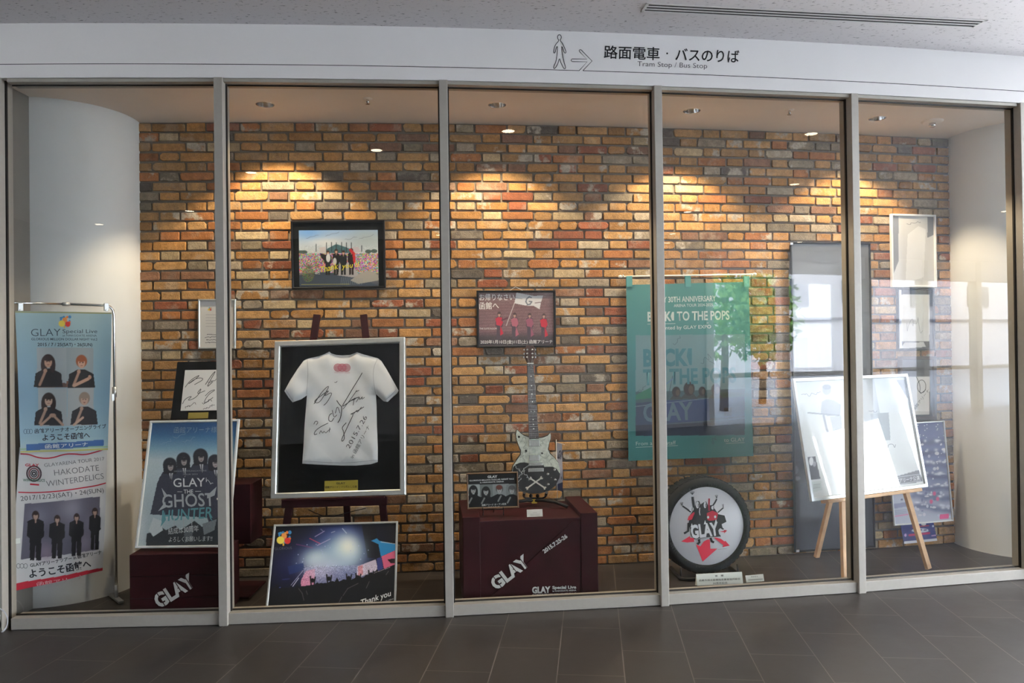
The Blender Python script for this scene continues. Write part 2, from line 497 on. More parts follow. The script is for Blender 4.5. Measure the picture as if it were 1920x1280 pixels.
def ceiling_mat():
    m = bpy.data.materials.new('fissured_acoustic_board'); m.use_nodes = True
    n, l = m.node_tree.nodes, m.node_tree.links; b = n['Principled BSDF']; b.inputs['Roughness'].default_value = .9
    g = n.new('ShaderNodeNewGeometry')
    mp = n.new('ShaderNodeMapping'); mp.inputs['Scale'].default_value = (34, 80, 1); l.new(g.outputs['Position'], mp.inputs['Vector'])
    nz = n.new('ShaderNodeTexNoise'); nz.inputs['Scale'].default_value = 1; nz.inputs['Detail'].default_value = 4; nz.inputs['Roughness'].default_value = .6
    l.new(mp.outputs[0], nz.inputs['Vector'])
    r = n.new('ShaderNodeValToRGB'); e = r.color_ramp.elements
    e[0].position = .30; e[0].color = rgb(136, 134, 134); e[1].position = .40; e[1].color = rgb(226, 223, 224)
    l.new(nz.outputs['Fac'], r.inputs[0]); l.new(r.outputs[0], b.inputs['Base Color'])
    bp = n.new('ShaderNodeBump'); bp.inputs['Strength'].default_value = .25; bp.inputs['Distance'].default_value = .004
    l.new(nz.outputs['Fac'], bp.inputs['Height']); l.new(bp.outputs[0], b.inputs['Normal'])
    return m
def brick_mat():
    m = bpy.data.materials.new('old_fired_bricks'); m.use_nodes = True
    n, l = m.node_tree.nodes, m.node_tree.links; b = n['Principled BSDF']; b.inputs['Roughness'].default_value = .85
    b.inputs['Specular IOR Level'].default_value = .25
    a = n.new('ShaderNodeVertexColor'); a.layer_name = 'ink'; g = n.new('ShaderNodeNewGeometry')
    n1 = n.new('ShaderNodeTexNoise'); n1.inputs['Scale'].default_value = 9; n1.inputs['Detail'].default_value = 6; n1.inputs['Roughness'].default_value = .62
    n2 = n.new('ShaderNodeTexNoise'); n2.inputs['Scale'].default_value = 130; n2.inputs['Detail'].default_value = 3
    l.new(g.outputs['Position'], n1.inputs['Vector']); l.new(g.outputs['Position'], n2.inputs['Vector'])
    r1 = n.new('ShaderNodeValToRGB'); r1.color_ramp.elements[0].position = .52; r1.color_ramp.elements[1].position = .60
    l.new(n1.outputs['Fac'], r1.inputs[0])
    mm = n.new('ShaderNodeMath'); mm.operation = 'MULTIPLY'; l.new(r1.outputs[0], mm.inputs[0]); l.new(a.outputs['Alpha'], mm.inputs[1])
    mx = n.new('ShaderNodeMix'); mx.data_type = 'RGBA'; mx.inputs[7].default_value = rgb(176, 164, 146)
    l.new(mm.outputs[0], mx.inputs['Factor']); l.new(a.outputs['Color'], mx.inputs[6])
    mr = n.new('ShaderNodeMapRange'); mr.inputs['From Min'].default_value = .3; mr.inputs['From Max'].default_value = .7
    mr.inputs['To Min'].default_value = .8; mr.inputs['To Max'].default_value = 1.16; l.new(n2.outputs['Fac'], mr.inputs['Value'])
    n3 = n.new('ShaderNodeTexNoise'); n3.inputs['Scale'].default_value = 24; n3.inputs['Detail'].default_value = 5; n3.inputs['Roughness'].default_value = .7
    l.new(g.outputs['Position'], n3.inputs['Vector'])
    m3 = n.new('ShaderNodeMapRange'); m3.inputs['From Min'].default_value = .3; m3.inputs['From Max'].default_value = .7
    m3.inputs['To Min'].default_value = .68; m3.inputs['To Max'].default_value = 1.28; l.new(n3.outputs['Fac'], m3.inputs['Value'])
    mk = n.new('ShaderNodeMath'); mk.operation = 'MULTIPLY'; l.new(mr.outputs[0], mk.inputs[0]); l.new(m3.outputs[0], mk.inputs[1])
    m2 = n.new('ShaderNodeMix'); m2.data_type = 'RGBA'; m2.blend_type = 'MULTIPLY'; m2.inputs['Factor'].default_value = 1
    l.new(mx.outputs[2], m2.inputs[6]); l.new(mk.outputs[0], m2.inputs[7]); l.new(m2.outputs[2], b.inputs['Base Color'])
    ad = n.new('ShaderNodeMath'); ad.operation = 'ADD'; l.new(n1.outputs['Fac'], ad.inputs[0]); l.new(n2.outputs['Fac'], ad.inputs[1])
    bp = n.new('ShaderNodeBump'); bp.inputs['Strength'].default_value = .45; bp.inputs['Distance'].default_value = .006
    l.new(ad.outputs[0], bp.inputs['Height']); l.new(bp.outputs[0], b.inputs['Normal'])
    return m
FLOOR = floor_mat(); CEIL = ceiling_mat(); BRICK = brick_mat()
MORTAR = mat('grey_mortar', (108, 99, 87), 0.95, noise=0.15, scale=40, bump=0.3)

# ------------------------------------------------------------------ setting: hall, shop-window case
struct(MB().box((5, 1.0, -.05), (24, 10.2, .1)).build('floor', FLOOR))
struct(MB().box((5, 1.5, 3.315), (22, 11, .2)).build('ceiling', CEIL))
MX = [-2.69, -1.554, -.358, .838, 2.025, 3.15]
def curved_strip(fn, x0, x1, z0, z1, th, m, name, n=40):
    mb = MB(); xs = np.linspace(x0, x1, n + 1); V = []
    for x in xs:
        t = .105 + .034 * x; k = math.hypot(1, t); nx, ny = -t / k, 1 / k
        p = np.array([x, fn(x), 0]); q = p + np.array([nx, ny, 0]) * th
        V.append([mb.bm.verts.new(p + [0, 0, z]) for z in (z0, z1)] + [mb.bm.verts.new(q + [0, 0, z]) for z in (z1, z0)])
    for A, B in zip(V, V[1:]):
        for i in range(4): mb.bm.faces.new((A[i], A[(i + 1) % 4], B[(i + 1) % 4], B[i]))
    mb.bm.faces.new(V[0]); mb.bm.faces.new(V[-1])
    return mb.build(name, m)
struct(curved_strip(fac, -6.2, 4.6, 2.925, 3.215, .12, WHITE, 'wall_front'))
# inner ceiling with round openings for its four downlights
DOWN = [(-1.4674, 4.706), (-.0727, 4.7742), (1.1548, 4.945), (2.4295, 5.1625)]
def inner_ceiling():
    mb = MB(); bm = mb.bm; z = 2.94; ed = []
    xs = np.linspace(-3.4, 4.3, 40)
    out = [(x, fac(x) + .11) for x in xs] + [(x, brk(x) + .05) for x in xs[::-1]]
    loops = [out] + [[(x + .047 * math.cos(2 * math.pi * k / 24), y + .047 * math.sin(2 * math.pi * k / 24)) for k in range(24)] for x, y in DOWN]
    for L in loops:
        vs = [bm.verts.new((x, y, z)) for x, y in L]
        ed += [bm.edges.new((vs[i], vs[(i + 1) % len(vs)])) for i in range(len(vs))]
    bmesh.ops.triangle_fill(bm, use_beauty=True, use_dissolve=False, edges=ed)
    return mb.build('ceiling', CREAM)
struct(inner_ceiling())
def brick_wall():
    rg = random.Random(11)
    pal = [((206, 158, 100), 36), ((200, 146, 84), 32), ((192, 126, 74), 15), ((168, 100, 68), 7), ((156, 114, 86), 9),
           ((164, 148, 122), 8), ((206, 180, 138), 8), ((126, 114, 100), 4), ((190, 172, 146), 6)]
    bag = [c for c, k in pal for _ in range(k)]
    mb = MB(); bm = mb.bm; H = 2.94 / 46; cols = []
    x0, x1 = -2.42, 3.3
    def P(s, z, d):                                # s = x along the wall, d = out of the wall
        t = .104 + .0344 * s; k = math.hypot(1, t)
        return (s + d * t / k, brk(s) + .012 - d / k, z)
    lay = bm.faces.layers.int.new('bi')
    for r in range(46):
        zc = 2.94 - (r + .5) * H
        s = -2.22 - 8 * .345 - (0 if r % 2 == 0 else .1715); i = 0
        per = lambda s: (.341 - .0065 * max(-1, min(3, s))) / math.hypot(1, .104 + .0344 * s)
        s -= .0985
        while s < x1:
            p = per(s); L = p * .592 if i % 2 == 0 else p * .336
            a, b = s, s + L; s += L + p * .036; i += 1
            if b < x0 + .02 or a > x1: continue
            a = max(a, x0)
            a += rg.uniform(-.002, .002); b += rg.uniform(-.002, .002)
            rough = rg.random() < .22
            hh = .0252 + rg.uniform(-.0015, .0015); zz = zc + rg.uniform(-.0015, .0015)
            d = .0125 + rg.uniform(-.003, .004)
            ch = [rg.uniform(.004, .016) if rough else rg.uniform(.0015, .005) for _ in range(4)]
            j = .003 if rough else .0008
            o8 = [(a, zz - hh + ch[0]), (a + ch[0], zz - hh), (b - ch[1], zz - hh), (b, zz - hh + ch[1]), (b, zz + hh - ch[2]), (b - ch[2], zz + hh), (a + ch[3], zz + hh), (a, zz + hh - ch[3])]
            o8 = [(x + rg.uniform(-j, j), z + rg.uniform(-j, j)) for x, z in o8]
            cx, cz = (a + b) / 2, zz
            rings = []
            for dd, k in ((-.004, 0), (d - .003, 0), (d - .0008, .0014), (d, .0038)):
                rings.append([bm.verts.new(P(x - math.copysign(min(k, abs(x - cx)), x - cx), z - math.copysign(min(k, abs(z - cz)), z - cz), dd)) for x, z in o8])
            c = rg.choice(bag); f = rg.uniform(.88, 1.1); c = tuple(min(255, v * f * .82) for v in c); al = 1.0 if rg.random() < .3 else rg.uniform(0, .35)
            cols.append((c, al)); bi = len(cols)
            for A, B in zip(rings, rings[1:]):
                for q in range(8):
                    fc = bm.faces.new((A[q], A[(q + 1) % 8], B[(q + 1) % 8], B[q])); fc[lay] = bi
            fc = bm.faces.new(rings[-1]); fc[lay] = bi
    xs = np.linspace(-3.4, 4.3, 50)                 # mortar bed behind the bricks
    V = [[bm.verts.new(P(x, z, 0)) for z in (0, 2.94)] for x in xs]
    for A, B in zip(V, V[1:]):
        fc = bm.faces.new((A[0], B[0], B[1], A[1])); fc[lay] = 0; fc.material_index = 1
    bmesh.ops.recalc_face_normals(bm, faces=bm.faces[:])
    bmesh.ops.triangulate(bm, faces=[f for f in bm.faces if len(f.verts) > 4])
    me = bpy.data.meshes.new('wall_back')
    bi = [f[lay] for f in bm.faces]
    bm.to_mesh(me); bm.free()
    at = me.color_attributes.new('ink', 'FLOAT_COLOR', 'CORNER'); data = []
    for p, k in zip(me.polygons, bi):
        c = (*rgb(*cols[k - 1][0])[:3], cols[k - 1][1]) if k else (.2, .18, .15, 0)
        data += list(c) * p.loop_total
    at.data.foreach_set('color', data)
    me.materials.append(BRICK); me.materials.append(MORTAR)
    o = bpy.data.objects.new('wall_back', me); COL.objects.link(o)
    return struct(o)
brick_wall()
def part_column(name, cx, cy, r, a0, a1):
    mb = MB(); n = 40; V = []
    for i in range(n + 1):
        a = math.radians(a0 + (a1 - a0) * i / n); p = (cx + r * math.cos(a), cy + r * math.sin(a))
        V.append([mb.bm.verts.new((*p, z)) for z in (0, 2.94)])
    for A, B in zip(V, V[1:]):
        f = mb.bm.faces.new((A[0], B[0], B[1], A[1])); f.smooth = True
    return struct(mb.build(name, PLASTER))
part_column('wall_left', -2.84, 4.96, .462, -86, 14)
part_column('wall_right', 3.65, 5.66, .458, 170, 290)
struct(MB().box((-2.79, 4.36, 1.47), (.05, .36, 2.94)).build('wall_side', GREYP))
struct(MB().box((-4.45, 4.62, 1.46), (3.3, .9, 2.92)).build('wall_corner', GREYP))
struct(MB().box((3.9, 5.2, 1.47), (.9, .16, 2.94), np.column_stack([(.96, .28, 0), (-.28, .96, 0), (0, 0, 1)])).build('wall_end', PLASTER))
# frame: mullions, rails, sills, panes
def chord(i):
    a = np.array([MX[i], fac(MX[i]), 0]); b = np.array([MX[i + 1], fac(MX[i + 1]), 0])
    t = (b - a) / np.linalg.norm(b - a); nb = np.array([-t[1], t[0], 0])
    return a, b, t, nb, np.column_stack([t, nb, [0, 0, 1]])
tn = 1
for i, x in enumerate(MX):
    t = .106 + .034 * x; k = math.hypot(1, t); T = np.array([1 / k, t / k, 0]); N = np.array([-t / k, 1 / k, 0])
    p = np.array([x, fac(x), 0]); M = np.column_stack([T, N, [0, 0, 1]])
    w = .046
    q = p.copy()
    if i == 0: w = .09; q = p - T * .056
    if i == 5: w = .09; q = p + T * .03
    o = MB().box(q + N * .014 + [0, 0, 1.462], (w, .056, 2.924), M, .0025).box(q + N * .082 + [0, 0, 1.462], (w, .056, 2.924), M, .002).build('trim_%d' % tn, ALU); struct(o)
    MB().box(q + N * .048 + [0, 0, 1.462], (w + .014, .013, 2.924), M).build('gasket', GASKET, o)
    tn += 1
for i in range(5):
    a, b, t, nb, M = chord(i); c = (a + b) / 2; L = np.linalg.norm(b - a) - .046
    o = MB().box(c + nb * .028 + [0, 0, 2.9145], (L, .048, .019), M, .0015).box(c + nb * .082 + [0, 0, 2.9145], (L, .056, .019), M, .0015).build('trim_%d' % tn, ALU); struct(o)
    MB().box(c + nb * .053 + [0, 0, 2.9105], (L, .006, .025), M).build('gasket', GASKET, o); tn += 1
    o = MB().box(c + nb * .028 + [0, 0, .032], (L, .05, .06), M, .002).box(c + nb * .082 + [0, 0, .032], (L, .056, .06), M, .002).build('trim_%d' % tn, ALU); struct(o)
    MB().box(c + nb * .053 + [0, 0, .035], (L, .006, .072), M).build('gasket', GASKET, o); tn += 1
    mb = MB(); e = nb * .048
    A, B = a + t * .012 + e, b - t * .012 + e; z0, z1 = .062, 2.908
    mb.quad(A + [0, 0, z0], B + [0, 0, z0], B + [0, 0, z1], A + [0, 0, z1])
    struct(mb.build('window_%d' % (i + 1), GLASS, recalc=False))

# the hall behind the photographer: far wall, glazed side with columns, street
struct(MB().box((.05, -4.1, 1.6), (12.5, .2, 3.23)).build('wall_rear', HALLW))
struct(MB().box((-6.1, .2, 1.45), (.2, 8.8, 2.9)).box((-6.1, -1.75, 3.06), (.2, 4.9, .32)).box((-6.1, 3.5, 3.06), (.2, 2.2, .32)).build('wall_far', HALLW))  # unseen wall; the gap near its top is invented to light the left header
for x in (6.38, 8.0, 9.6, 11.2, 12.8, 14.4, 15.9):
    struct(MB().box((x, -4.05, 1.6), (.16, .2, 3.23), None, .01).build('trim_%d' % tn, ALU)); tn += 1
struct(MB().box((10.75, -4.05, 3.0), (10.5, .18, .43)).build('trim_%d' % tn, WHITE)); tn += 1
struct(MB().box((10.75, -4.05, .9), (10.5, .08, .07)).build('trim_%d' % tn, ALU)); tn += 1
for y in (-2.2, -.4, 1.4, 3.2, 5.0):
    struct(MB().box((15.9, y, 1.6), (.2, .16, 3.23), None, .01).build('trim_%d' % tn, ALU)); tn += 1
STREET = mat('grey_asphalt', (128, 128, 128), 0.85, noise=0.1, scale=3)
struct(MB().box((10, -32, -.08), (120, 55.8, .1)).build('floor', STREET))
struct(MB().box((46, 20, -.08), (60, 48, .1)).build('floor', STREET))
def far_building():
    t = thing('apartment_block', 'long white building with dark bands reflected in the right-hand panes', 'building', (26, -22, 0))
    mb = MB().box((36, -26, 5), (64, 8, 10)); mb.build('wall', mat('white_render', (214, 212, 214), .8), t)
    for z in (2.6, 5.2, 7.8):
        MB().box((36, -21.97, z), (64, .12, .12)).build('band', mat('dark_band', (96, 96, 104), .7), t)
    for i in range(10):
        for z in (3.9, 6.5):
            MB().box((8.6 + i * 4.2, -21.96, z), (1.5, .1, 1.1)).build('window_glazing', mat('dark_glazing', (70, 78, 88), .2), t)
far_building()
LEAF = mat('green_leaves', (104, 140, 62), .6, noise=.3, scale=2)
BARK = mat('tree_bark', (92, 76, 62), .9, noise=.2, bump=.3)
def tree(x, y, h, r, lab, seed):
    rg = random.Random(seed); t = thing('street_tree', lab, 'tree', (x, y, 0), 'trees on the street side')
    MB().tube([(x, y, -.05), (x + .05, y, h * .3), (x, y + .05, h * .6)], [.1, .08, .05]).build('trunk', BARK, t)
    mb = MB()
    for _ in range(1100):
        v = Vector((rg.gauss(0, 1), rg.gauss(0, 1), rg.gauss(0, 1))).normalized() * (rg.random() ** .4)
        c = np.array([x + v.x * r, y + v.y * r, h * .62 + v.z * h * .36])
        a = Vector((rg.gauss(0, 1), rg.gauss(0, 1), rg.gauss(0, 1))).normalized(); b = a.cross(Vector((rg.gauss(0, 1), rg.gauss(0, 1), rg.gauss(0, 1)))).normalized()
        a, b = np.array(a) * .11, np.array(b) * .06
        mb.quad(c - a, c + b, c + a, c - b)
    mb.build('foliage', LEAF, t, recalc=False)
tree(8.6, -7.0, 4.2, 1.3, 'rounder leafy tree reflected beside the teal banner', 3)
tree(10.6, -8.4, 3.6, 1.0, 'slimmer leafy tree reflected right of the teal banner', 5)

# ------------------------------------------------------------------ lamps of the place
LAMPON = mat('lit_lamp_glass', (255, 236, 200), .4, emit=18)
def case_downlight(x, y, lab):
    t = thing('recessed_downlight', lab, 'ceiling light', (x, y, 2.94), 'downlights in the display ceiling')
    MB().lathe([(.0465, 0), (.052, -.003), (.056, 0), (.05, .002)], (x, y, 2.94), (0, 0, 1), 32, True).build('trim_ring', CHROME, t)
    MB().lathe([(.047, .0), (.044, .03), (.036, .06), (.026, .075), (.0, .076)], (x, y, 2.94), (0, 0, 1), 32).build('reflector', CHROME, t)
    MB().lathe([(.0, .05), (.014, .052), (.018, .062), (.014, .074), (0, .075)], (x, y, 2.94), (0, 0, 1), 20).build('bulb', LAMPON, t)
    d = bpy.data.lights.new('downlight_beam', 'SPOT'); d.energy = 60; d.color = (1, .8, .54); d.spot_size = math.radians(106); d.spot_blend = .3; d.shadow_soft_size = .02
    o = bpy.data.objects.new('downlight_beam', d); COL.objects.link(o); o.parent = t; o.location = (0, 0, .012)
for (x, y), lab in zip(DOWN, ('chrome downlight in the display ceiling above the framed concert photo', 'chrome downlight in the display ceiling above the guitar',
                              'chrome downlight in the display ceiling above the teal banner', 'chrome downlight in the display ceiling beside the round detector')):
    case_downlight(x, y, lab)
# lamps of the hall, lit; seen as bright ovals mirrored in the panes
HALL = [(.4364, 2.4388, 'lit hall lamp mirrored as an oval above the guitar'), (-.787, 1.6588, 'lit hall lamp mirrored right of the display downlight over the photo'),
        (-2.0266, .6619, 'lit hall lamp mirrored left above the black photo frame'), (-3.6217, -1.4448, 'lit hall lamp mirrored in the left pane beside the first upright'),
        (3.0729, 2.9899, 'lit hall lamp mirrored at the top of the fourth pane'), (4.272, 1.2013, 'lit hall lamp mirrored above the tall black panel'),
        (-5.17, -2.478, 'lit hall lamp mirrored on the white column'), (.0373, -3.4785, 'lit hall lamp mirrored beside the second upright'),
        (4.0334, -.6607, 'lit hall lamp mirrored right of the third upright'), (4.8344, -2.506, 'lit hall lamp mirrored over the teal banner'),
        (5.284, -3.4955, 'lit hall lamp mirrored close above the teal banner rod'), (7.5016, -2.8799, 'lit hall lamp mirrored at the top corner of the tall black panel'),
        (8.5419, .9022, 'lit hall lamp mirrored near the right end of the glass')]
for x, y, lab in HALL:
    t = thing('hall_downlight', lab, 'ceiling light', (x, y, 3.215), 'lit downlights of the hall ceiling')
    MB().lathe([(.05, 0), (.062, -.006), (.066, 0)], (x, y, 3.215), (0, 0, 1), 24).build('trim_ring', WHITE, t)
    MB().lathe([(.05, -.003), (0, -.004)], (x, y, 3.215), (0, 0, 1), 24).build('lamp_glass', LAMPON, t)
def sprinkler(x, y, lab):
    t = thing('sprinkler_head', lab, 'sprinkler', (x, y, 2.94), 'sprinkler heads in the display ceiling')
    MB().lathe([(0, -.006), (.026, -.005), (.03, 0)], (x, y, 2.94), (0, 0, 1), 24).build('escutcheon', CREAM, t)
    MB().tube([(x, y, 2.935), (x, y, 2.915)], .008).lathe([(0, -.032), (.014, -.031), (.014, -.028), (0, -.027)], (x, y, 2.94), (0, 0, 1), 16).box((x - .008, y, 2.914), (.002, .004, .02)).box((x + .008, y, 2.914), (.002, .004, .02)).build('nozzle', CHROME, t)
sprinkler(-.8354, 4.6203, 'small sprinkler head in the ceiling right of the first downlight')
sprinkler(1.7732, 4.9489, 'small sprinkler head in the ceiling of the fourth bay')
t = thing('smoke_detector', 'round white ceiling detector in the right-hand bay', 'detector', (2.8344, 5.2415, 2.94))
MB().lathe([(0, -.014), (.05, -.012), (.066, -.006), (.068, 0)], (2.8344, 5.2415, 2.94), (0, 0, 1), 36).build('base', CREAM, t)
MB().lathe([(0, -.04), (.018, -.039), (.022, -.03), (.02, -.013)], (2.8344, 5.2415, 2.94), (0, 0, 1), 24).build('sensor_cap', CHROME, t)
# slot diffuser in the hall ceiling
def diffuser():
    p = [atz(*q, 3.212) for q in ((1210, 6), (1850, 38), (1835, 52), (1197, 22))]
    X = (p[1] - p[0]); L = np.linalg.norm(X); X /= L; Yv = np.array([-X[1], X[0], 0]); c = sum(p) / 4; W = .105
    M = np.column_stack([X, Yv, [0, 0, 1]])
    t = thing('slot_diffuser', 'long white air slot diffuser with three dark slots in the ceiling', 'air vent', c)
    MB().box(c + [0, 0, .0025], (L, W - .01, .001), M).build('slot_void', GASKET, t)  # black sheet at ceiling level stands in for the shade inside the slots
    mb = MB()
    for s in (-1, 1):
        mb.box(c + Yv * s * (W / 2 - .006), (L, .012, .004), M, .0008); mb.box(c + X * s * (L / 2 - .008), (.016, W, .004), M, .0008)
    mb.build('frame', WHITE, t)
    for k in (-1, 1): MB().box(c + Yv * k * .0155, (L - .02, .011, .003), M, .0008).build('blade', WHITE, t)
diffuser()

# ------------------------------------------------------------------ sign on the header
def sign():
    fr = Front(); K = (18, 18, 20)
    t = thing('wayfinding_sign', 'black tram and bus stop lettering with walking figure and arrow on the white header', 'sign', fr.pt(.6, 3.0))
    Z = lambda x, y: (1000 + x / 4.364, 40 + y / 4.364)
    d = Deco(fr, .0006); zl = fr.loc(1000, 130)[1]
    def hl(a0, a1):
        P = [(a, zl) for a in np.linspace(a0, a1, 60)]; h = .0017
        d._add([(a, z + h) for a, z in P] + [(a, z - h) for a, z in P], [(i, i + 1, 61 + i, 60 + i) for i in range(59)], K)
    xa, xb = fr.loc(1086, 131.7)[0], fr.loc(1093, 132)[0]
    hl(-3.2, xa); hl(xb, 3.5)
    d.build('guide_line', t, INK)
    d = Deco(fr, .0006)
    man = [(208, 150), (205, 165), (185, 185), (172, 212), (165, 255), (172, 262), (180, 250), (185, 222), (196, 200), (197, 225), (194, 270), (187, 325), (165, 375), (168, 388), (178, 385), (200, 350), (214, 298),
           (222, 330), (235, 360), (250, 388), (262, 388), (264, 375), (250, 330), (238, 280), (230, 200), (240, 217), (250, 250), (260, 262), (268, 255), (264, 238), (250, 205), (235, 175), (222, 162), (220, 150)]
    head = [(213 + 15.5 * math.sin(a), 131 + 21 * -math.cos(a)) for a in np.linspace(-2.75, 2.75, 20)]
    d.stroke([Z(*q) for q in head[::-1][:0] + man[::1]], 1.25, K, 1); d.stroke([Z(*q) for q in head], 1.25, K)
    d.build('walking_figure', t, INK)
    d = Deco(fr, .0006)
    z0 = lambda x: (x, proj(fr.pt(fr.loc(x, 131.8)[0], zl))[1])
    d.stroke([z0(Z(375, 0)[0]), Z(440, 332), Z(330, 330), Z(316, 329), Z(308, 319), Z(316, 308), Z(330, 308), Z(438, 310), Z(381, 252), Z(374, 240), Z(382, 231), Z(392, 235), Z(480, 325), z0(Z(405, 0)[0])], 1.25, K)
    d.build('arrow', t, INK)
    d = Deco(fr, .0006); d.text('路面電車', (1132, 107.3), (1236.5, 110.9), 18.9, K, .012); d.build('tram_lettering', t, INK)
    d = Deco(fr, .0006); d.disc(1250.8, 100.2, 1.7, 1.7, K, 16); d.build('middle_dot', t, INK)
    d = Deco(fr, .0006); d.text('バスのりば', (1266, 112), (1385.5, 116.2), 18.9, K, .012); d.build('bus_lettering', t, INK)
    d = Deco(fr, .0006); d.text('Tram Stop / Bus Stop', (1195, 124), (1325.5, 128.2), 9.6, (66, 66, 68), -.006); d.build('english_lettering', t, INK)
sign()

# ------------------------------------------------------------------ drawing people on prints (silhouettes of the printed photographs)
def bust(s, x, y, k, hair, skin, shirt, tilt=0.0, arm=True, longhair=False):
    """head and shoulders printed at pixel (x, y) = face centre, k = face half-height in pixels"""
    s.poly([(x - 2.6 * k, y + 4.6 * k), (x - 2.3 * k, y + 2.1 * k), (x - .7 * k, y + 1.25 * k), (x + .7 * k, y + 1.25 * k), (x + 2.3 * k, y + 2.1 * k), (x + 2.6 * k, y + 4.6 * k)], shirt)
    s.ell(x, y - .25 * k, 1.05 * k, 1.15 * k, hair)
    if longhair: s.ell(x - .75 * k, y + .6 * k, .55 * k, 1.5 * k, hair).ell(x + .8 * k, y + .6 * k, .5 * k, 1.4 * k, hair)
    s.ell(x, y + .1 * k, .68 * k, .95 * k, skin)
    s.ell(x, y - .6 * k, .8 * k, .5 * k, hair)
    s.ell(x - .28 * k, y, .16 * k, .08 * k, (50, 40, 40), a=.8).ell(x + .28 * k, y, .16 * k, .08 * k, (50, 40, 40), a=.8)
    s.ell(x, y + .55 * k, .24 * k, .07 * k, (120, 60, 60), a=.7)
    if arm:
        s.line(x - 1.5 * k, y + 4.2 * k, x - .6 * k, y + 2.0 * k, .5 * k, tuple(v * .86 for v in skin)); s.ell(x - .5 * k, y + 1.62 * k, .34 * k, .38 * k, tuple(v * .9 for v in skin))
def standing(s, x, y0, y1, w, suit, skin, hair, legs=True):
    """full figure printed from pixel y0 (top of head) to y1 (feet)"""
    h = y1 - y0; k = h * .065
    s.poly([(x - w * .5, y0 + h * .2), (x - w * .2, y0 + h * .15), (x + w * .2, y0 + h * .15), (x + w * .5, y0 + h * .2), (x + w * .52, y0 + h * .5), (x + w * .36, y0 + h * .55), (x + w * .34, y1), (x + w * .04, y1), (x, y0 + h * .62), (x - w * .06, y1), (x - w * .34, y1), (x - w * .36, y0 + h * .55), (x - w * .54, y0 + h * .5)], suit)
    s.ell(x, y0 + k * 1.2, k * 1.1, k * 1.5, hair); s.ell(x, y0 + k * 1.5, k * .72, k * 1.05, skin); s.ell(x, y0 + k * .6, k * .8, k * .5, hair)
    s.line(x, y0 + h * .14, x, y0 + h * .22, max(1, w * .09), skin)
def dots(s, x, y, r, seed):
    """round emblem made of coloured dots"""
    rg = random.Random(seed)
    for _ in range(26):
        a, q = rg.uniform(0, 6.28), r * math.sqrt(rg.random()) * .92
        s.ell(x + q * math.cos(a), y + q * math.sin(a), r * rg.uniform(.1, .24), r * rg.uniform(.1, .24), rg.choice([(60, 130, 190), (70, 160, 90), (220, 170, 60), (225, 120, 50), (90, 170, 200)]))
    s.ell(x + .02 * r, y - .1 * r, .34 * r, .34 * r, (222, 140, 70)); s.ell(x - .42 * r, y + .4 * r, .46 * r, .46 * r, (226, 206, 84)); s.ell(x + .42 * r, y + .48 * r, .38 * r, .38 * r, (206, 52, 50))

# ------------------------------------------------------------------ hanging banners and their stand (left bay)
BP = Plane((-2.545, 4.44, 1.2), D(42))
def banner_stand():
    t = thing('banner_stand', 'chrome pipe stand with rounded corner carrying two banners before the white column', 'stand', (-2.545, 4.47, 0))
    off = -.022
    R = [BP.px(20, 1135, off)] ; lx = BP.loc(20, 1130)[0]; rx = BP.loc(220, 1100)[0]; tz = BP.loc(200, 572)[1]
    g = lambda a, b, d=0.0: BP.pt(a, b, off + d)
    MB().tube([g(rx, -1.185), g(rx, tz - .06), g(rx - .005, tz - .028), g(rx - .02, tz - .008), g(rx - .045, tz), g(rx - .25, tz + .002)], .0075, 12).build('bent_pole', CHROME, t)
    MB().tube([g(lx, -1.185), g(lx, tz - .045), g(lx + .003, tz - .02), g(lx + .012, tz - .004), g(lx + .03, tz + .002), g(rx - .25, tz + .002)], .006, 12).build('thin_pole', CHROME, t)
    MB().tube([g(rx - .27, tz + .002), g(rx - .235, tz + .002)], .011).build('rod_joint', SILVER, t)
    zz = BP.loc(220, 735)[1]
    MB().tube([g(rx, zz - .03), g(rx, zz + .03)], .013).box(g(rx - .012, zz - .03, .01), (.012, .01, .04), BP.M).build('clamp', SILVER, t)
    z2 = BP.loc(219, 1123)[1]
    MB().tube([g(rx, -1.19), g(rx, -1.11)], .011).box(g(rx, -1.19, 0), (.03, .2, .014), BP.M, .003).build('foot', SILVER, t)
    MB().tube([g(lx, -1.19), g(lx, -1.12)], .009).box(g(lx + .012, -1.19, 0), (.06, .03, .014), BP.M, .003).build('foot', SILVER, t)
    for x in (38, 199):
        a, b = BP.loc(x, 578)
        MB().box(BP.pt(a, b + .008, .004), (.026, .014, .045), BP.M, .003).box(BP.pt(a, b - .012, .012), (.012, .006, .014), BP.M, .002).build('banner_clip', SILVER, t)
banner_stand()
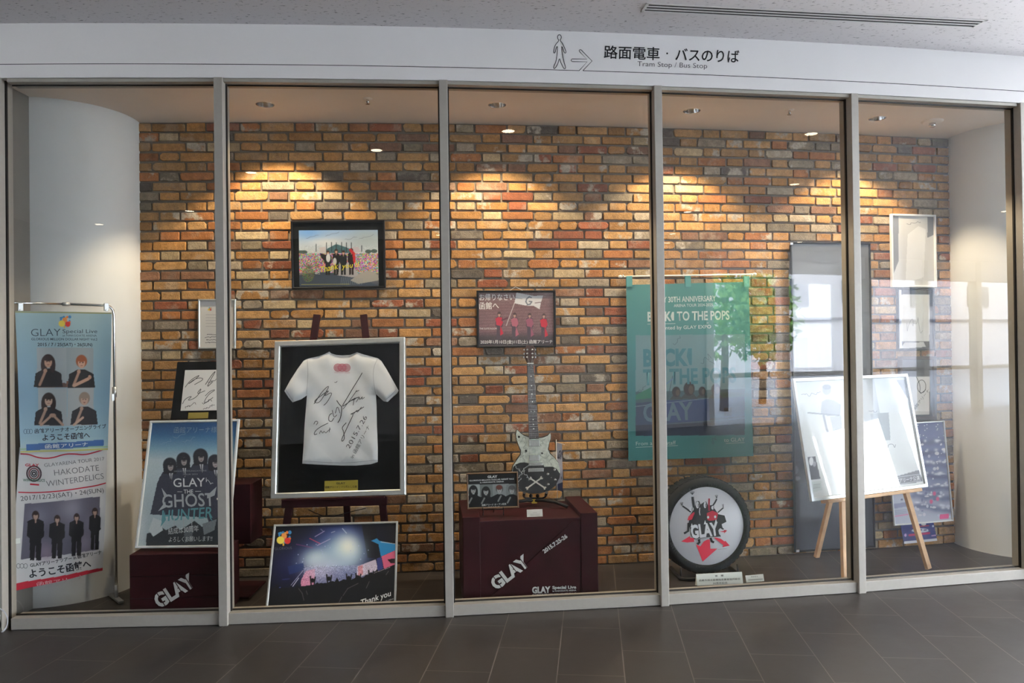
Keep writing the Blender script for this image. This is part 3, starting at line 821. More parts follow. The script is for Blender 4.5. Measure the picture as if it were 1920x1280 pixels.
def banner_blue():
    o = thing('hanging_banner', 'pale blue concert banner with four portrait photos hanging from the chrome pipe', 'banner', BP.px(115, 842))
    wv = lambda a, b: .008 * math.sin(a * 21 + 1) * (1.2 - b) + .006 * math.sin(b * 9)
    s = Sheet(BP, .5, .78, .034, .0032, corner=[BP.loc(*q) for q in ((26, 583), (207, 586), (200, 843), (36, 848))], warp=wv)
    B = lambda x, y: (x / 3.767, 540 + y / 3.767)
    s.vgrad([(583, (162, 192, 202)), (640, (148, 182, 196)), (740, (142, 178, 200)), (818, (160, 196, 214)), (832, (176, 206, 220)), (848, (194, 205, 205))])
    s.glow(40, 720, 40, 120, (116, 154, 190), .4); s.glow(205, 700, 26, 120, (112, 150, 178), .4)
    s.line(26, 585, 207, 587.5, 2, (150, 150, 90)); s.line(36, 846, 200, 841, 3, (190, 190, 110)); s.line(36, 841, 200, 836.5, 2.2, (150, 190, 150))
    dots(s, *B(447, 232), 13, 4)
    for q, bg in (([(250, 420), (455, 420), (455, 700), (252, 700)], (160, 172, 180)), ([(455, 420), (648, 420), (650, 690), (455, 700)], (150, 164, 172)),
                  ([(262, 702), (458, 702), (460, 972), (264, 972)], (168, 178, 184)), ([(462, 702), (652, 695), (655, 965), (462, 970)], (172, 180, 184))):
        s.poly([B(*k) for k in q], bg)
    def inb(q): return [B(*k) for k in q]
    s.poly(inb([(250, 640), (455, 670), (455, 700), (250, 700)]), (96, 70, 66)); s.poly(inb([(455, 655), (650, 670), (650, 692), (455, 700)]), (120, 84, 70))
    for x, y, hc, lh in ((330, 520, (48, 34, 38), True), (562, 525, (150, 84, 50), False)):
        px = B(x, y); bust(s, *px, 10.2, hc, (196, 156, 136), (26, 26, 34), longhair=lh)
    s.line(*B(510, 686), *B(610, 640), 6, (196, 156, 136)); s.ell(*B(622, 628), 3.4, 4, (180, 142, 124))
    for x, y, hc, lh in ((335, 790, (44, 30, 32), True), (585, 785, (150, 132, 120), False)):
        px = B(x, y); bust(s, *px, 10.2, hc, (198, 164, 146), (30, 30, 40), longhair=lh)
    s.line(*B(285, 965), *B(345, 908), 4.6, (184, 150, 132)); s.line(*B(432, 962), *B(380, 908), 4.6, (184, 150, 132)); s.ell(*B(364, 896), 6, 3.8, (180, 146, 128)); s.line(*B(510, 962), *B(575, 912), 4.6, (198, 164, 146))
    s.poly(inb([(180, 1100), (725, 1068), (728, 1110), (180, 1146)]), (58, 104, 168))
    k = (52, 66, 84)
    s.text('GLAY', B(212, 340), B(417, 338), 14.5, k, -.012); s.text('Special Live', B(430, 319), B(678, 318), 7.6, k, 0)
    s.text('at HAKODATE ARENA', B(430, 342), B(674, 343), 4, k); s.text('GLORIOUS MILLION DOLLAR NIGHT Vol.2', B(213, 368), B(678, 370), 4.6, k, .01)
    s.text('2015 / 7 / 25(SAT)・26(SUN)', B(257, 409), B(642, 410), 6.2, (40, 44, 60), .015)
    s.text('函館アリーナオープニングライブ', B(240, 1022), B(744, 985), 6.6, (34, 36, 48), .018); s.text('ようこそ函館へ', B(295, 1072), B(628, 1052), 9.4, (34, 36, 48), .025)
    s.text('函館アリーナ', B(313, 1128), B(612, 1109), 6.2, (226, 232, 240), .01)
    for i in range(3): s.ring(*B(172 + i * 20, 1010), 3.2, 4.2, .8, (70, 96, 120), 16)
    s.build('banner_cloth', o, CLOTH)
banner_blue()
def banner_white():
    o = thing('hanging_banner', 'white concert banner with red wavy stripes and four standing figures below the blue banner', 'banner', BP.px(110, 1090))
    wv = lambda a, b: .009 * math.sin(a * 17 + 2) + .012 * math.sin((b + 1) * 4)
    s = Sheet(BP, .5, .78, .012, .0032, corner=[BP.loc(*q) for q in ((36, 838), (200, 832), (192, 1069), (17, 1110))], warp=wv, base=(224, 226, 230))
    B = lambda x, y: (x / 3.554, 820 + y / 3.554); P = lambda *q: [B(*k) for k in q]
    R = (204, 40, 64)
    s.poly(P((160, 440), (662, 390), (655, 745), (137, 810)), (100, 100, 118))
    for x, y, r, c in ((250, 520, 70, (140, 138, 158)), (470, 470, 90, (156, 154, 172)), (600, 560, 60, (128, 126, 146)), (300, 760, 60, (150, 130, 150)), (560, 700, 60, (134, 126, 146)), (400, 640, 90, (84, 84, 100))):
        m = s.img.copy(); s.glow(*B(x, y), r / 3.554, r / 3.554, c, .7)
    for x, y0, y1, w in ((232, 490, 815, 30), (372, 515, 800, 28), (503, 505, 785, 27), (628, 470, 745, 21)):
        a, b = B(x, y0); _, d = B(x, y1); standing(s, a, b, d, w, (22, 22, 30), (180, 150, 136), (52, 36, 36))
    s.poly(P((75, 975), (685, 865), (685, 910), (68, 1029)), R)
    s.poly(P((60, 1029), (690, 908), (700, 1100), (60, 1100)), (224, 226, 230))
    s.stroke(P((134, 108), (190, 110), (240, 130), (300, 138), (360, 128), (420, 108), (480, 106), (560, 115), (640, 95), (708, 72)), 2.4, R, 2)
    s.stroke(P((118, 362), (200, 365), (300, 360), (430, 347), (560, 330), (640, 318), (700, 300)), 2.2, R, 2)
    for x, y in ((222, 238),):
        for r, w, c in ((17, 4, (90, 74, 84)), (12, 3.4, (140, 90, 96)), (7.5, 2.6, (60, 60, 70)), (3.6, 3, (30, 30, 36))): s.ring(*B(x, y), r * .75, r * .82, w * .8, c)
    s.text('GLAY', B(165, 190), B(256, 190), 5, R, .03); s.text('WINTERDELICS', B(150, 290), B(292, 290), 5, (52, 110, 90), .02); s.stroke(P((196, 308), (255, 312)), 3, R)
    k = (112, 112, 120)
    s.text('GLAYARENA TOUR 2017', B(290, 193), B(692, 150), 6.8, k, -.006); s.text('HAKODATE', B(355, 250), B(657, 218), 11.4, k, -.01); s.text('WINTERDELICS', B(303, 324), B(688, 272), 11.4, k, -.01)
    s.text('2017/12/23(SAT)・24(SUN)', B(135, 420), B(686, 362), 9, (70, 70, 78), -.004)
    s.text('GLAYアリーナツアー in 函館アリーナ', B(200, 860), B(675, 772), 6.2, (44, 46, 56), .02); s.text('ようこそ函館へ', B(195, 930), B(607, 858), 12.6, (40, 44, 56), .028)
    s.text('函館アリーナ', B(245, 987), B(554, 934), 6.4, (232, 200, 206))
    for i in range(3): s.ring(*B(120 + i * 24, 853), 3.4, 4.4, .9, (110, 112, 120), 16)
    s.build('banner_cloth', o, CLOTH)
    t = MB(); t.box(BP.px(31, 1012, .03), (.025, .002, .028), BP.M).build('price_tag', mat('white_tag', (214, 220, 216), .6), o)
banner_white()
# round emblem at the lower left corner of the front
def emblem():
    fr = Front(); d = Deco(fr, .022); W = (222, 224, 228)
    t = thing('round_emblem', 'round white-ringed emblem sticker at the lower left end of the glass front', 'sticker', fr.px(-4, 1186, .02))
    d.ring(-4, 1161, 23.5, 25, 2.6, W, 40); d.build('ring', t, INK)
    d = Deco(fr, .022); d.stroke([(-12, 1147), (2, 1147.5), (5, 1150), (5, 1158)], 2, W); d.stroke([(2, 1157), (6, 1164), (5.5, 1172), (2, 1178), (-6, 1181)], 2.6, (14, 14, 16), 2); d.stroke([(2, 1164), (3, 1170), (0, 1176), (-5, 1179)], 2, W, 2)
    d.build('figure', t, INK)
emblem()

# ------------------------------------------------------------------ pictures hung on the bricks
def hang(x, z, w, h, spin=0.0, gap=.004):
    return Plane((x, brk(x) - gap, z), dslope(x), 0, D(spin), w, h)
def concert_photo():
    fr = hang(-1.118, 2.076, .601, .440, .5); t = thing('framed_photo', 'large black framed concert photo hanging on the bricks above the framed shirt', 'framed picture', fr.pt(0, -.22))
    moulding(fr, .601, .44, .012, .026, BLACK, t); backing(fr, .585, .424, .003, .012, MATT, t, 'mount_board')
    Z = lambda x, y: (520 + x / 7.385, 390 + y / 7.385)
    q = Plane(fr.pt(0, 0, .014), dslope(-1.118), 0, D(.5)); c4 = [q.loc(*Z(*k)) for k in ((297, 308), (1390, 302), (1404, 1078), (306, 1085))]
    s = Sheet(q, .5, .355, .0, .0026, corner=c4)
    s.vgrad([(430, (128, 160, 204)), (452, (170, 184, 204)), (474, (188, 192, 196)), (476, (150, 130, 134)), (500, (150, 128, 134)), (536, (70, 78, 90))])
    sky = s.Y < 474
    s.glow(*Z(420, 330), 26, 14, (90, 140, 206), .7); s.glow(*Z(1250, 420), 40, 22, (160, 170, 172), .8); s.glow(*Z(700, 480), 34, 8, (212, 212, 214), .7)
    for a, b in (((300, 600), (345, 595)), ((345, 600), (400, 610)), ((1220, 590), (1300, 600)), ((1290, 585), (1390, 600))): s.ell(*Z((a[0] + b[0]) / 2, a[1] + 10), 6, 3.5, (66, 84, 82))
    crowd = (s.Y > 475) & (s.Y < 512)
    s.mix(crowd * .9, (158, 134, 138)); s.speck(5, (80, 76, 76), crowd, 2)
    s.poly([Z(690, 560), Z(750, 530), Z(815, 498), Z(890, 520), Z(960, 545), Z(1030, 575), Z(1030, 620), Z(680, 620)], (64, 100, 110)); s.speck(9, 18, (s.Y > 460) & (s.Y < 475))
    for x, y0 in ((537, 500), (680, 480), (750, 475), (817, 480), (890, 475), (957, 480), (1025, 480), (1168, 520)): s.line(*Z(x, y0), *Z(x, 600), 1.3, (34, 46, 56))
    s.poly([Z(585, 545), Z(670, 535), Z(670, 615), Z(585, 615)], (190, 180, 186)); s.poly([Z(1040, 545), Z(1120, 535), Z(1160, 610), Z(1040, 610)], (180, 170, 178))
    s.poly([Z(300, 930), Z(560, 880), Z(780, 900), Z(1100, 950), Z(1404, 1078), Z(306, 1085)], (62, 72, 88)); s.poly([Z(760, 860), Z(1000, 730), Z(1130, 920), Z(1060, 960), Z(830, 930)], (160, 156, 160))
    s.poly([Z(1010, 1000), Z(1150, 900), Z(1250, 868), Z(1330, 880), Z(1400, 930), Z(1404, 1000), Z(1120, 1050)], (156, 150, 144))
    for i in range(12): s.line(*Z(890 + i * 26, 960 + i), *Z(880 + i * 26, 1060), .8, (130, 140, 150), .8)
    for x, c, h in ((700, (30, 30, 36), 590), (815, (26, 26, 32), 570), (915, (30, 34, 42), 590), (1025, (34, 24, 30), 560)):
        a, b = Z(x, h); _, d = Z(x, 925); standing(s, a, b, d, 13, c, (196, 150, 130), (60, 44, 44))
    s.poly([Z(985, 575), Z(1020, 560), Z(1075, 620), Z(1085, 740), Z(1055, 770), Z(1040, 640)], (184, 40, 48)); s.ell(*Z(705, 690), 4, 8, (206, 204, 208)); s.ell(*Z(795, 740), 3.4, 7, (190, 188, 190)); s.poly([Z(590, 620), Z(680, 650), Z(660, 740), Z(610, 690)], (30, 30, 34))
    m = (((s.X - Z(428, 0)[0]) / 11.5) ** 2 + ((s.Y - Z(0, 920)[1]) / 14) ** 2 < 1); s.mix(m * .6, (96, 108, 70)); s.speck(21, (56, 56, 40), m)
    for k in range(7): s.line(*Z(440, 830), *Z(330 + k * 36, 750 + abs(k - 3) * 14), 1, (80, 100, 76))
    s.text('Thank', Z(600, 892), Z(850, 838), 11.5, (222, 206, 40), .006, .25); s.text('you !!', Z(890, 838), Z(1135, 812), 9.5, (222, 206, 40), .004, .25)
    s.stroke([Z(330, 1058), Z(560, 1056), Z(1000, 1052)], .8, (170, 166, 90)); s.stroke([Z(520, 905), Z(560, 880), Z(590, 912), Z(530, 912), Z(600, 880)], .9, (220, 222, 226))
    for k, (x, y) in enumerate(((500, 385), (760, 360), (1010, 420), (1230, 400))): s.scribble(*Z(x, y), 26, 5, .5, (96, 100, 110), 60 + k, 8, -.3)
    s.build('photo_print', t, INK)
    pane(fr, .58, .418, .0195, t, ACRYL)
concert_photo()
def letter_frame():
    fr = hang(-1.895, 1.636, .237, .319, -.6); t = thing('framed_letter', 'small silver framed white letter on the bricks behind the first upright', 'framed picture', fr.pt(0, -.16))
    moulding(fr, .237, .319, .011, .02, SILVER, t)
    s = Sheet(fr, .22, .302, .008, .003, base=(206, 204, 200))
    dots(s, 394, 579, 4, 2)
    for i in range(5): s.line(387, 590 + i * 5.4, 433, 590.2 + i * 5.4, .9, (150, 150, 150), .7)
    for i in range(4): s.scribble(400, 627 + i * 5, 26, 3, .8, (60, 60, 64), i, 10)
    s.build('letter_sheet', t, INK)
    MB().tube([fr.pt(-.005, .155, .004), fr.pt(.0, .2, .002), fr.pt(.03, .155, .004)], .0012, 6).build('hanging_cord', SILVER, t)
letter_frame()
def okaeri():
    fr = hang(.030, 1.648, .524, .377, -.2); t = thing('framed_poster', 'black framed poster with white flag and red jackets hanging above the guitar neck', 'framed picture', fr.pt(0, -.19))
    moulding(fr, .524, .377, .014, .022, BLACK, t)
    s = Sheet(fr, .5, .354, .008, .0026, base=(124, 92, 94))
    Z = lambda x, y: (860 + x / 6.4, 500 + y / 6.4); W = (226, 220, 216)
    s.vgrad([(545, (142, 118, 116)), (575, (126, 94, 96)), (620, (134, 100, 104)), (632, (70, 60, 66)), (650, (40, 40, 46))])
    rows = np.floor(s.Y / 1.7); s.mix(((s.Y / 1.7 - rows) < .32) * .45, (80, 58, 62)); s.mix((((s.X + (rows % 2) * 2.2) / 4.4 % 1) < .22) * .3, (84, 64, 66)); s.speck(3, 12)
    s.poly([Z(690, 312), Z(770, 325), Z(900, 350), Z(1012, 345), Z(985, 430), Z(970, 510), Z(900, 470), Z(800, 465), Z(668, 438)], (206, 204, 206)); s.line(*Z(680, 370), *Z(760, 385), .9, (120, 120, 126)); s.line(*Z(915, 435), *Z(985, 425), 1.4, (110, 90, 96))
    s.lines([Z(870, 370), Z(845, 362), Z(815, 385), Z(805, 420), Z(825, 455), Z(855, 450), Z(875, 420), Z(845, 415)], 2.2, (104, 108, 120))
    s.line(*Z(672, 425), *Z(570, 706), 1.2, (206, 196, 192))
    for x, c, y0 in ((485, (188, 44, 66), 545), (670, (172, 96, 112), 555), (850, (150, 84, 104), 560), (1020, (190, 42, 62), 565)):
        a, b = Z(x, y0); _, d = Z(x, 872); standing(s, a, b, d, 13, (76, 62, 74), (182, 140, 128), (70, 50, 54))
        s.poly([(a - 7, b + 12), (a - 2, b + 9), (a + 5, b + 10), (a + 7, b + 20), (a + 4, b + 26), (a - 5, b + 24)], c); s.poly([(a + 2, b + 24), (a + 8, b + 40), (a + 2, b + 44)], c)
    s.line(*Z(520, 640), *Z(585, 615), 3, (90, 46, 60))
    s.text('お帰りなさい', Z(248, 400), Z(668, 395), 9.6, W, .012); s.text('函館へ', Z(246, 506), Z(482, 500), 10.5, W, .012)
    s.text('THE SUITE ROOM', Z(248, 752), Z(455, 752), 3.3, W); s.text('2020年1月10日(金)11日(土) 函館アリーナ', Z(260, 920), Z(1125, 916), 5.6, W, .006)
    s.build('poster_print', t, GLOSSY)
    MB().tube([fr.pt(-.048, .185, .006), fr.px(966.5, 537.5, .004), fr.pt(.052, .185, .006)], .0014, 6).build('hanging_cord', mat('white_cord', (230, 228, 220), .7), t)
okaeri()
def tall_panel():
    fr = hang(2.235, 1.093, .615, 2.145); fr.c = fr.c - np.array([0, .012, 0]); t = thing('tall_poster', 'tall dark glossy poster panel standing against the bricks behind the wooden easel', 'poster', fr.pt(0, -1.072))
    moulding(fr, .615, 2.145, .012, .02, BLACK, t)
    s = Sheet(fr, .595, 2.125, .012, .006, base=(66, 68, 74))
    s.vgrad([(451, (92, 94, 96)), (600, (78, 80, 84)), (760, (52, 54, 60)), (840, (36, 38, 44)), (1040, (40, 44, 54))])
    s.poly([(1487, 838), (1496, 842), (1505, 860), (1508, 905), (1487, 905)], (22, 22, 28)); s.ell(1491, 880, 4, 8, (78, 78, 86)); s.ell(1493, 896, 6, 4, (92, 92, 98))
    s.poly([(1490, 633), (1513, 633), (1513, 760), (1492, 760)], (50, 54, 62))
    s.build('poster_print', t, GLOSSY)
    for a, b in ((-.3, 1.06), (-.29, -1.06)): MB().box(fr.pt(a, b, .012), (.024, .02, .02), fr.M, .003).build('panel_clip', CHROME, t)
tall_panel()
def right_frames():
    fr = hang(2.885, 2.116, .366, .523, -.1); t = thing('framed_print', 'white framed pale print hanging uppermost on the right-hand bricks', 'framed picture', fr.pt(0, -.26))
    moulding(fr, .366, .523, .014, .022, mat('white_lacquer', (236, 236, 236), .4), t)
    s = Sheet(fr, .34, .497, .01, .004, base=(196, 196, 194)); s.poly([(1671, 405), (1683, 405), (1683, 490), (1671, 520)], (120, 122, 126)); s.poly([(1737, 405), (1750, 405), (1750, 440), (1737, 446)], (116, 118, 122))
    s.poly([(1700, 440), (1720, 424), (1734, 430), (1730, 520), (1696, 530)], (216, 216, 214)); s.scribble(1712, 418, 30, 7, .8, (120, 120, 124), 5)
    s.build('print_sheet', t, GLOSSY)
    fr = hang(2.894, 1.626, .302, .443, -.6); t = thing('framed_print', 'black framed white sheet hanging below the white frame on the right-hand bricks', 'framed picture', fr.pt(0, -.22))
    moulding(fr, .302, .443, .012, .022, BLACK, t); s = Sheet(fr, .284, .425, .01, .004, base=(48, 49, 54))
    s.poly([(1688, 552), (1741, 552), (1741, 640), (1688, 640)], (204, 206, 204)); s.poly([(1686, 655), (1694, 642), (1730, 641), (1734, 650), (1700, 653)], (190, 192, 192)); s.scribble(1714, 610, 30, 40, .7, (130, 132, 136), 9, 12)
    s.build('print_sheet', t, GLOSSY)
    fr = hang(2.896, 1.132, .298, .455, -.6); t = thing('framed_autograph', 'dark wood framed signed white board hanging lowest on the right-hand bricks', 'framed picture', fr.pt(0, -.23))
    moulding(fr, .298, .455, .022, .028, mat('dark_walnut', (58, 50, 48), .5, noise=.2), t); s = Sheet(fr, .27, .425, .01, .004, base=(58, 60, 64))
    s.poly([(1690, 706), (1741, 706), (1741, 777), (1690, 777)], (206, 206, 206)); k = (40, 40, 46)
    s.ring(1726, 724, 8, 12, 1, k, 24); s.stroke([(1716, 706), (1724, 722), (1722, 740), (1734, 730)], 1, k, 2); s.text('函館アリーナ', (1712, 770), (1741, 732), 4.4, k); s.stroke([(1700, 756), (1708, 752), (1704, 762)], 1, k, 1)
    s.build('autograph_print', t, GLOSSY)
right_frames()

# ------------------------------------------------------------------ framed shirt on its easel
SH = Plane((-1.044, 4.72, 1.057), D(-1.1), D(10.4), D(1.2), .798, .946)
def shirt_easel():
    t = thing('display_easel', 'dark maroon wooden easel carrying the framed white shirt', 'easel', (-1.04, 4.62, 0))
    d = -.032
    def bar(p, q, name, w=.042, th=.022):
        A = np.array(SH.loc(*p)); B = np.array(SH.loc(*q)); v = (B - A) / np.linalg.norm(B - A); n = np.array([-v[1], v[0]]) * w / 2
        MB().prism([tuple(A + n), tuple(B + n), tuple(B - n), tuple(A - n)], SH, d - th, d, .002).build(name, MAROON, t)
    zb = (0.004 - SH.c[2]) / SH.u[2]
    for p, q in (((591, 587), (533, 985)), ((679, 587), (719, 985))):
        A = np.array(SH.loc(*p)); B = np.array(SH.loc(*q)); e = A + (B - A) * ((zb + .006 - A[1]) / (B[1] - A[1]))
        v = (e - A) / np.linalg.norm(e - A); n = np.array([-v[1], v[0]]) * .021
        MB().prism([tuple(A + n), tuple(e + n), tuple(e - n), tuple(A - n)], SH, d - .022, d, .002).build('leg', MAROON, t)
    a0, a1 = SH.loc(527, 940)[0], SH.loc(725, 940)[0]; b = -.946 / 2
    MB().box(SH.pt((a0 + a1) / 2, b - .03, d + .012), (a1 - a0, .024, .05), SH.M, .002).box(SH.pt((a0 + a1) / 2, b - .008, .0), (a1 - a0 - .02, .06, .012), SH.M, .002).build('ledge', MAROON, t)
    a, bt = SH.loc(630, 900); top = SH.pt(a, .2, d - .03)
    e = np.array([top[0] + .01, 5.04, .012]); v = e - top; L = np.linalg.norm(v); v /= L; x = np.array([1., 0, 0]); y = np.cross(v, x); y /= np.linalg.norm(y)
    MB().box((top + e) / 2, (.04, .022, L), np.column_stack([x, y, v]), .002).build('rear_leg', MAROON, t)
    MB().tube([SH.px(*q, d - .028) for q in ((573, 955.5), (588, 963), (601.5, 967.5), (623, 968), (639, 963.5), (660, 958), (682, 953))], .0025, 6).build('stay_cord', BLACK, t)
shirt_easel()
def framed_shirt():
    t = thing('framed_shirt', 'signed white short-sleeved shirt in a silver frame standing on the maroon easel', 'framed shirt', SH.pt(0, -.473))
    moulding(SH, .798, .946, .034, .05, SILVER, t, bevel=.004, d0=-.03); backing(SH, .76, .905, -.026, -.012, MATT, t, 'mount_board')
    Z = lambda x, y: (490 + x / 3.37, 570 + y / 3.37)
    out = [(428, 298), (440, 310), (470, 319), (510, 322), (560, 319), (588, 309), (602, 302), (640, 315), (690, 328), (735, 340), (757, 357), (790, 410), (830, 480), (866, 545), (857, 562), (830, 585), (797, 617), (770, 612), (745, 588), (722, 566), (727, 640), (729, 760), (734, 900), (734, 997), (690, 1011), (600, 1019), (500, 1019), (350, 1013), (256, 1007), (264, 900), (271, 760), (280, 650), (286, 575), (250, 600), (195, 619), (170, 590), (143, 548), (180, 480), (225, 410), (265, 355), (292, 342), (360, 328), (400, 313)]
    P = np.array([SH.loc(*Z(*q)) for q in out])
    Q = []
    for p, q in zip(P, np.roll(P, -1, 0)):
        n = max(1, int(np.linalg.norm(q - p) / .016)); Q += [p + (q - p) * i / n for i in range(n)]
    Q = np.array(Q); E0, E1 = Q, np.roll(Q, -1, 0)
    def edge(a, b):
        p = np.array([a, b]); v = E1 - E0; tt = np.clip(((p - E0) * v).sum(1) / (v * v).sum(1), 0, 1); return np.linalg.norm(E0 + v * tt[:, None] - p, axis=1).min()
    def hgt(a, b):
        e = min(1, edge(a, b) / .022); k = .006 * math.sin(a * 26 + 3 * math.sin(b * 5)) * math.sin(b * 6 + 1) + .004 * math.sin((a * 1.2 + b) * 30)
        return -.008 + .014 * math.sqrt(e) + e * (k * .6 + .003)
    bm = bmesh.new(); vs = [bm.verts.new((a, b, 0)) for a, b in Q]; ed = [bm.edges.new((vs[i], vs[(i + 1) % len(vs)])) for i in range(len(vs))]
    bmesh.ops.triangle_fill(bm, use_beauty=True, edges=ed)
    for _ in range(2):
        lg = [e for e in bm.edges if e.calc_length() > .024]
        bmesh.ops.subdivide_edges(bm, edges=lg, cuts=1, use_grid_fill=False); bmesh.ops.triangulate(bm, faces=bm.faces[:]); bmesh.ops.beautify_fill(bm, faces=bm.faces[:], edges=bm.edges[:])
    lg = [e for e in bm.edges if e.calc_length() > .02]
    bmesh.ops.subdivide_edges(bm, edges=lg, cuts=1); bmesh.ops.triangulate(bm, faces=bm.faces[:]); bmesh.ops.beautify_fill(bm, faces=bm.faces[:], edges=bm.edges[:])
    mb = MB(); mb.bm.free(); mb.bm = bm
    for v in bm.verts:
        a, b = v.co.x, v.co.y; v.co = SH.pt(a, b, hgt(a, b))
    CL = mat('white_jersey', (240, 240, 244), .85, noise=.02, scale=50, bump=.02)
    o = mb.build('shirt', CL, t, smooth=True)
    w = lambda a, b: hgt(a, b) + .0012
    d = Deco(SH, .0, warp=w); K = (52, 50, 62)
    for pts, wd in (([(640, 435), (600, 500), (540, 600), (512, 650), (530, 640), (580, 600), (622, 588)], 1.3), ([(520, 665), (560, 610), (610, 540), (596, 556), (620, 545)], 1.0), ([(570, 610), (600, 600), (590, 590), (582, 640)], 1), ([(600, 620), (625, 585), (620, 610), (645, 580), (632, 605), (655, 590)], 1),
                    ([(335, 632), (380, 560), (440, 505), (400, 580), (360, 630), (330, 615), (385, 575), (440, 540), (390, 590), (460, 550), (420, 620), (395, 640)], 1.1), ([(465, 495), (475, 498), (482, 488)], .9),
                    ([(448, 690), (430, 700), (425, 735), (445, 745), (460, 720)], 1.2), ([(450, 670), (460, 720), (480, 700)], 1), ([(470, 690), (485, 640), (500, 690)], 1), ([(480, 610), (500, 640), (515, 650), (505, 720), (485, 750)], 1.4),
                    ([(335, 760), (345, 738), (365, 745), (350, 765)], 1), ([(425, 752), (370, 780), (340, 805), (335, 828), (355, 820)], 1.2), ([(370, 820), (380, 795), (390, 820), (400, 800), (410, 818), (425, 800), (440, 790)], 1), ([(436, 780), (432, 810)], 1),
                    ([(650, 650), (600, 680), (560, 700), (590, 690), (550, 770), (510, 850), (512, 872), (530, 850), (520, 800), (510, 780), (540, 750)], 1.2), ([(580, 700), (610, 665), (605, 690), (635, 650)], 1)):
        d.stroke([Z(*q) for q in pts], wd, K, 2)
    d.text('2015.7.26', Z(560, 915), Z(672, 715), 8.5, K, -.008); d.text('in 函館アリーナ', Z(582, 975), Z(690, 775), 6, K, -.004)
    d.build('signatures', t, INK)
    d = Deco(SH, .0, warp=w); R = (204, 92, 118)
    for x in (487, 513, 539):
        for r in (24, 17, 10, 4): d.ring(*Z(x, 403), r / 3.37, r / 3.37 * 1.0, 1.0, R, 24)
    d.text('HAKODATE ARENA', Z(466, 437), Z(562, 437), 1.4, R); d.build('chest_emblem', t, INK)
    c = (176, 176, 184)
    for nm, sm in (('collar_seam', ((436, 316), (470, 328), (512, 331), (560, 328), (594, 314))), ('hem_seam', ((262, 990), (400, 1000), (560, 1004), (730, 984))), ('armhole_seam', ((290, 345), (300, 420), (287, 570))),
                   ('armhole_seam', ((735, 345), (705, 420), (722, 566))), ('cuff_seam', ((155, 540), (185, 585), (202, 612))), ('cuff_seam', ((852, 540), (820, 580), (785, 607)))):
        d = Deco(SH, .0, warp=w); d.stroke([Z(*q) for q in sm], .7, c, 2); d.build(nm, t, INK)
    a0, b0 = SH.loc(*Z(398, 1190)); a1, b1 = SH.loc(*Z(610, 1110))
    q = Plane(SH.pt((a0 + a1) / 2, (b0 + b1) / 2, -.006), D(-1.1), D(10.4), D(1.2), a1 - a0, b1 - b0)
    s = Sheet(q, base=(170, 152, 58), off=.004, res=.006); K = (40, 34, 20)
    s.text('GLAY', Z(475, 1137), Z(532, 1136), 3.6, K, .02); s.text('函館アリーナこけら落とし公演', Z(405, 1163), Z(604, 1158), 3.4, K, .01); s.text('2015.7.25・26', Z(462, 1182), Z(545, 1180), 2, K)
    s.build('name_plate', t, INK)
    pane(SH, .735, .88, .016, t, ACRYL)
framed_shirt()

# ------------------------------------------------------------------ left bay: crate, poster, stand with signed board
def crate(fr, w, h, depth, name_label, ends, t, top_rise):
    """plank box: front panel, side boards rising past the lid, diagonal front board"""
    mb = MB(); mb.box(fr.pt(0, 0, -depth / 2), (w, depth - .004, h), fr.M, .004); mb.build('box_body', MAROON, t)
    for s in ends:
        MB().box(fr.pt(s * (w / 2 - .045), top_rise / 2, -depth / 2 + .002), (.1, depth + .012, h + top_rise), fr.M, .004).build('end_board', MAROON, t)
    MB().prism([(-w / 2 + .1, -h / 2), (w / 2 - .1, -h / 2), (w / 2 - .1, h / 2 - .02), (w / 2 - .14, h / 2 - .02)], fr, 0, .006, .001).build('diagonal_board', MAROON, t)
STW = (206, 206, 202); DK = (58, 24, 28)
def stencil(d, t, p0, p1, h, fr):
    d.text(t, p0, p1, h, STW, .045)
    v = np.array(p1, float) - np.array(p0, float); L = np.linalg.norm(v); v /= L; n = np.array([v[1], -v[0]])
    for f in (.14, .62, .87):
        c = np.array(p0) + v * L * f; d.stroke([tuple(c - n * h * .1), tuple(c + n * h * 1.12)], h * .07, DK)
def left_crate():
    w, h = .50, .357; fr = Plane((-1.85, 4.29, h / 2), D(2.5), 0, 0, w, h)
    t = thing('wooden_crate', 'low maroon crate with white stencilled lettering under the hooded-figures poster', 'crate', fr.pt(0, -h / 2, -.15))
    MB().box(fr.pt(0, 0, -.15), (w, .3, h), fr.M, .004).build('box_body', MAROON, t)
    for b in (-.06, .06): MB().box(fr.pt(0, b, .0005), (w - .004, .003, .002), fr.M).build('plank_joint', BLACK, t)
    d = Deco(fr, .002); stencil(d, 'GLAY', (299, 1140), (369, 1095), 26, fr); d.build('stencilled_lettering', t, INK)
left_crate()
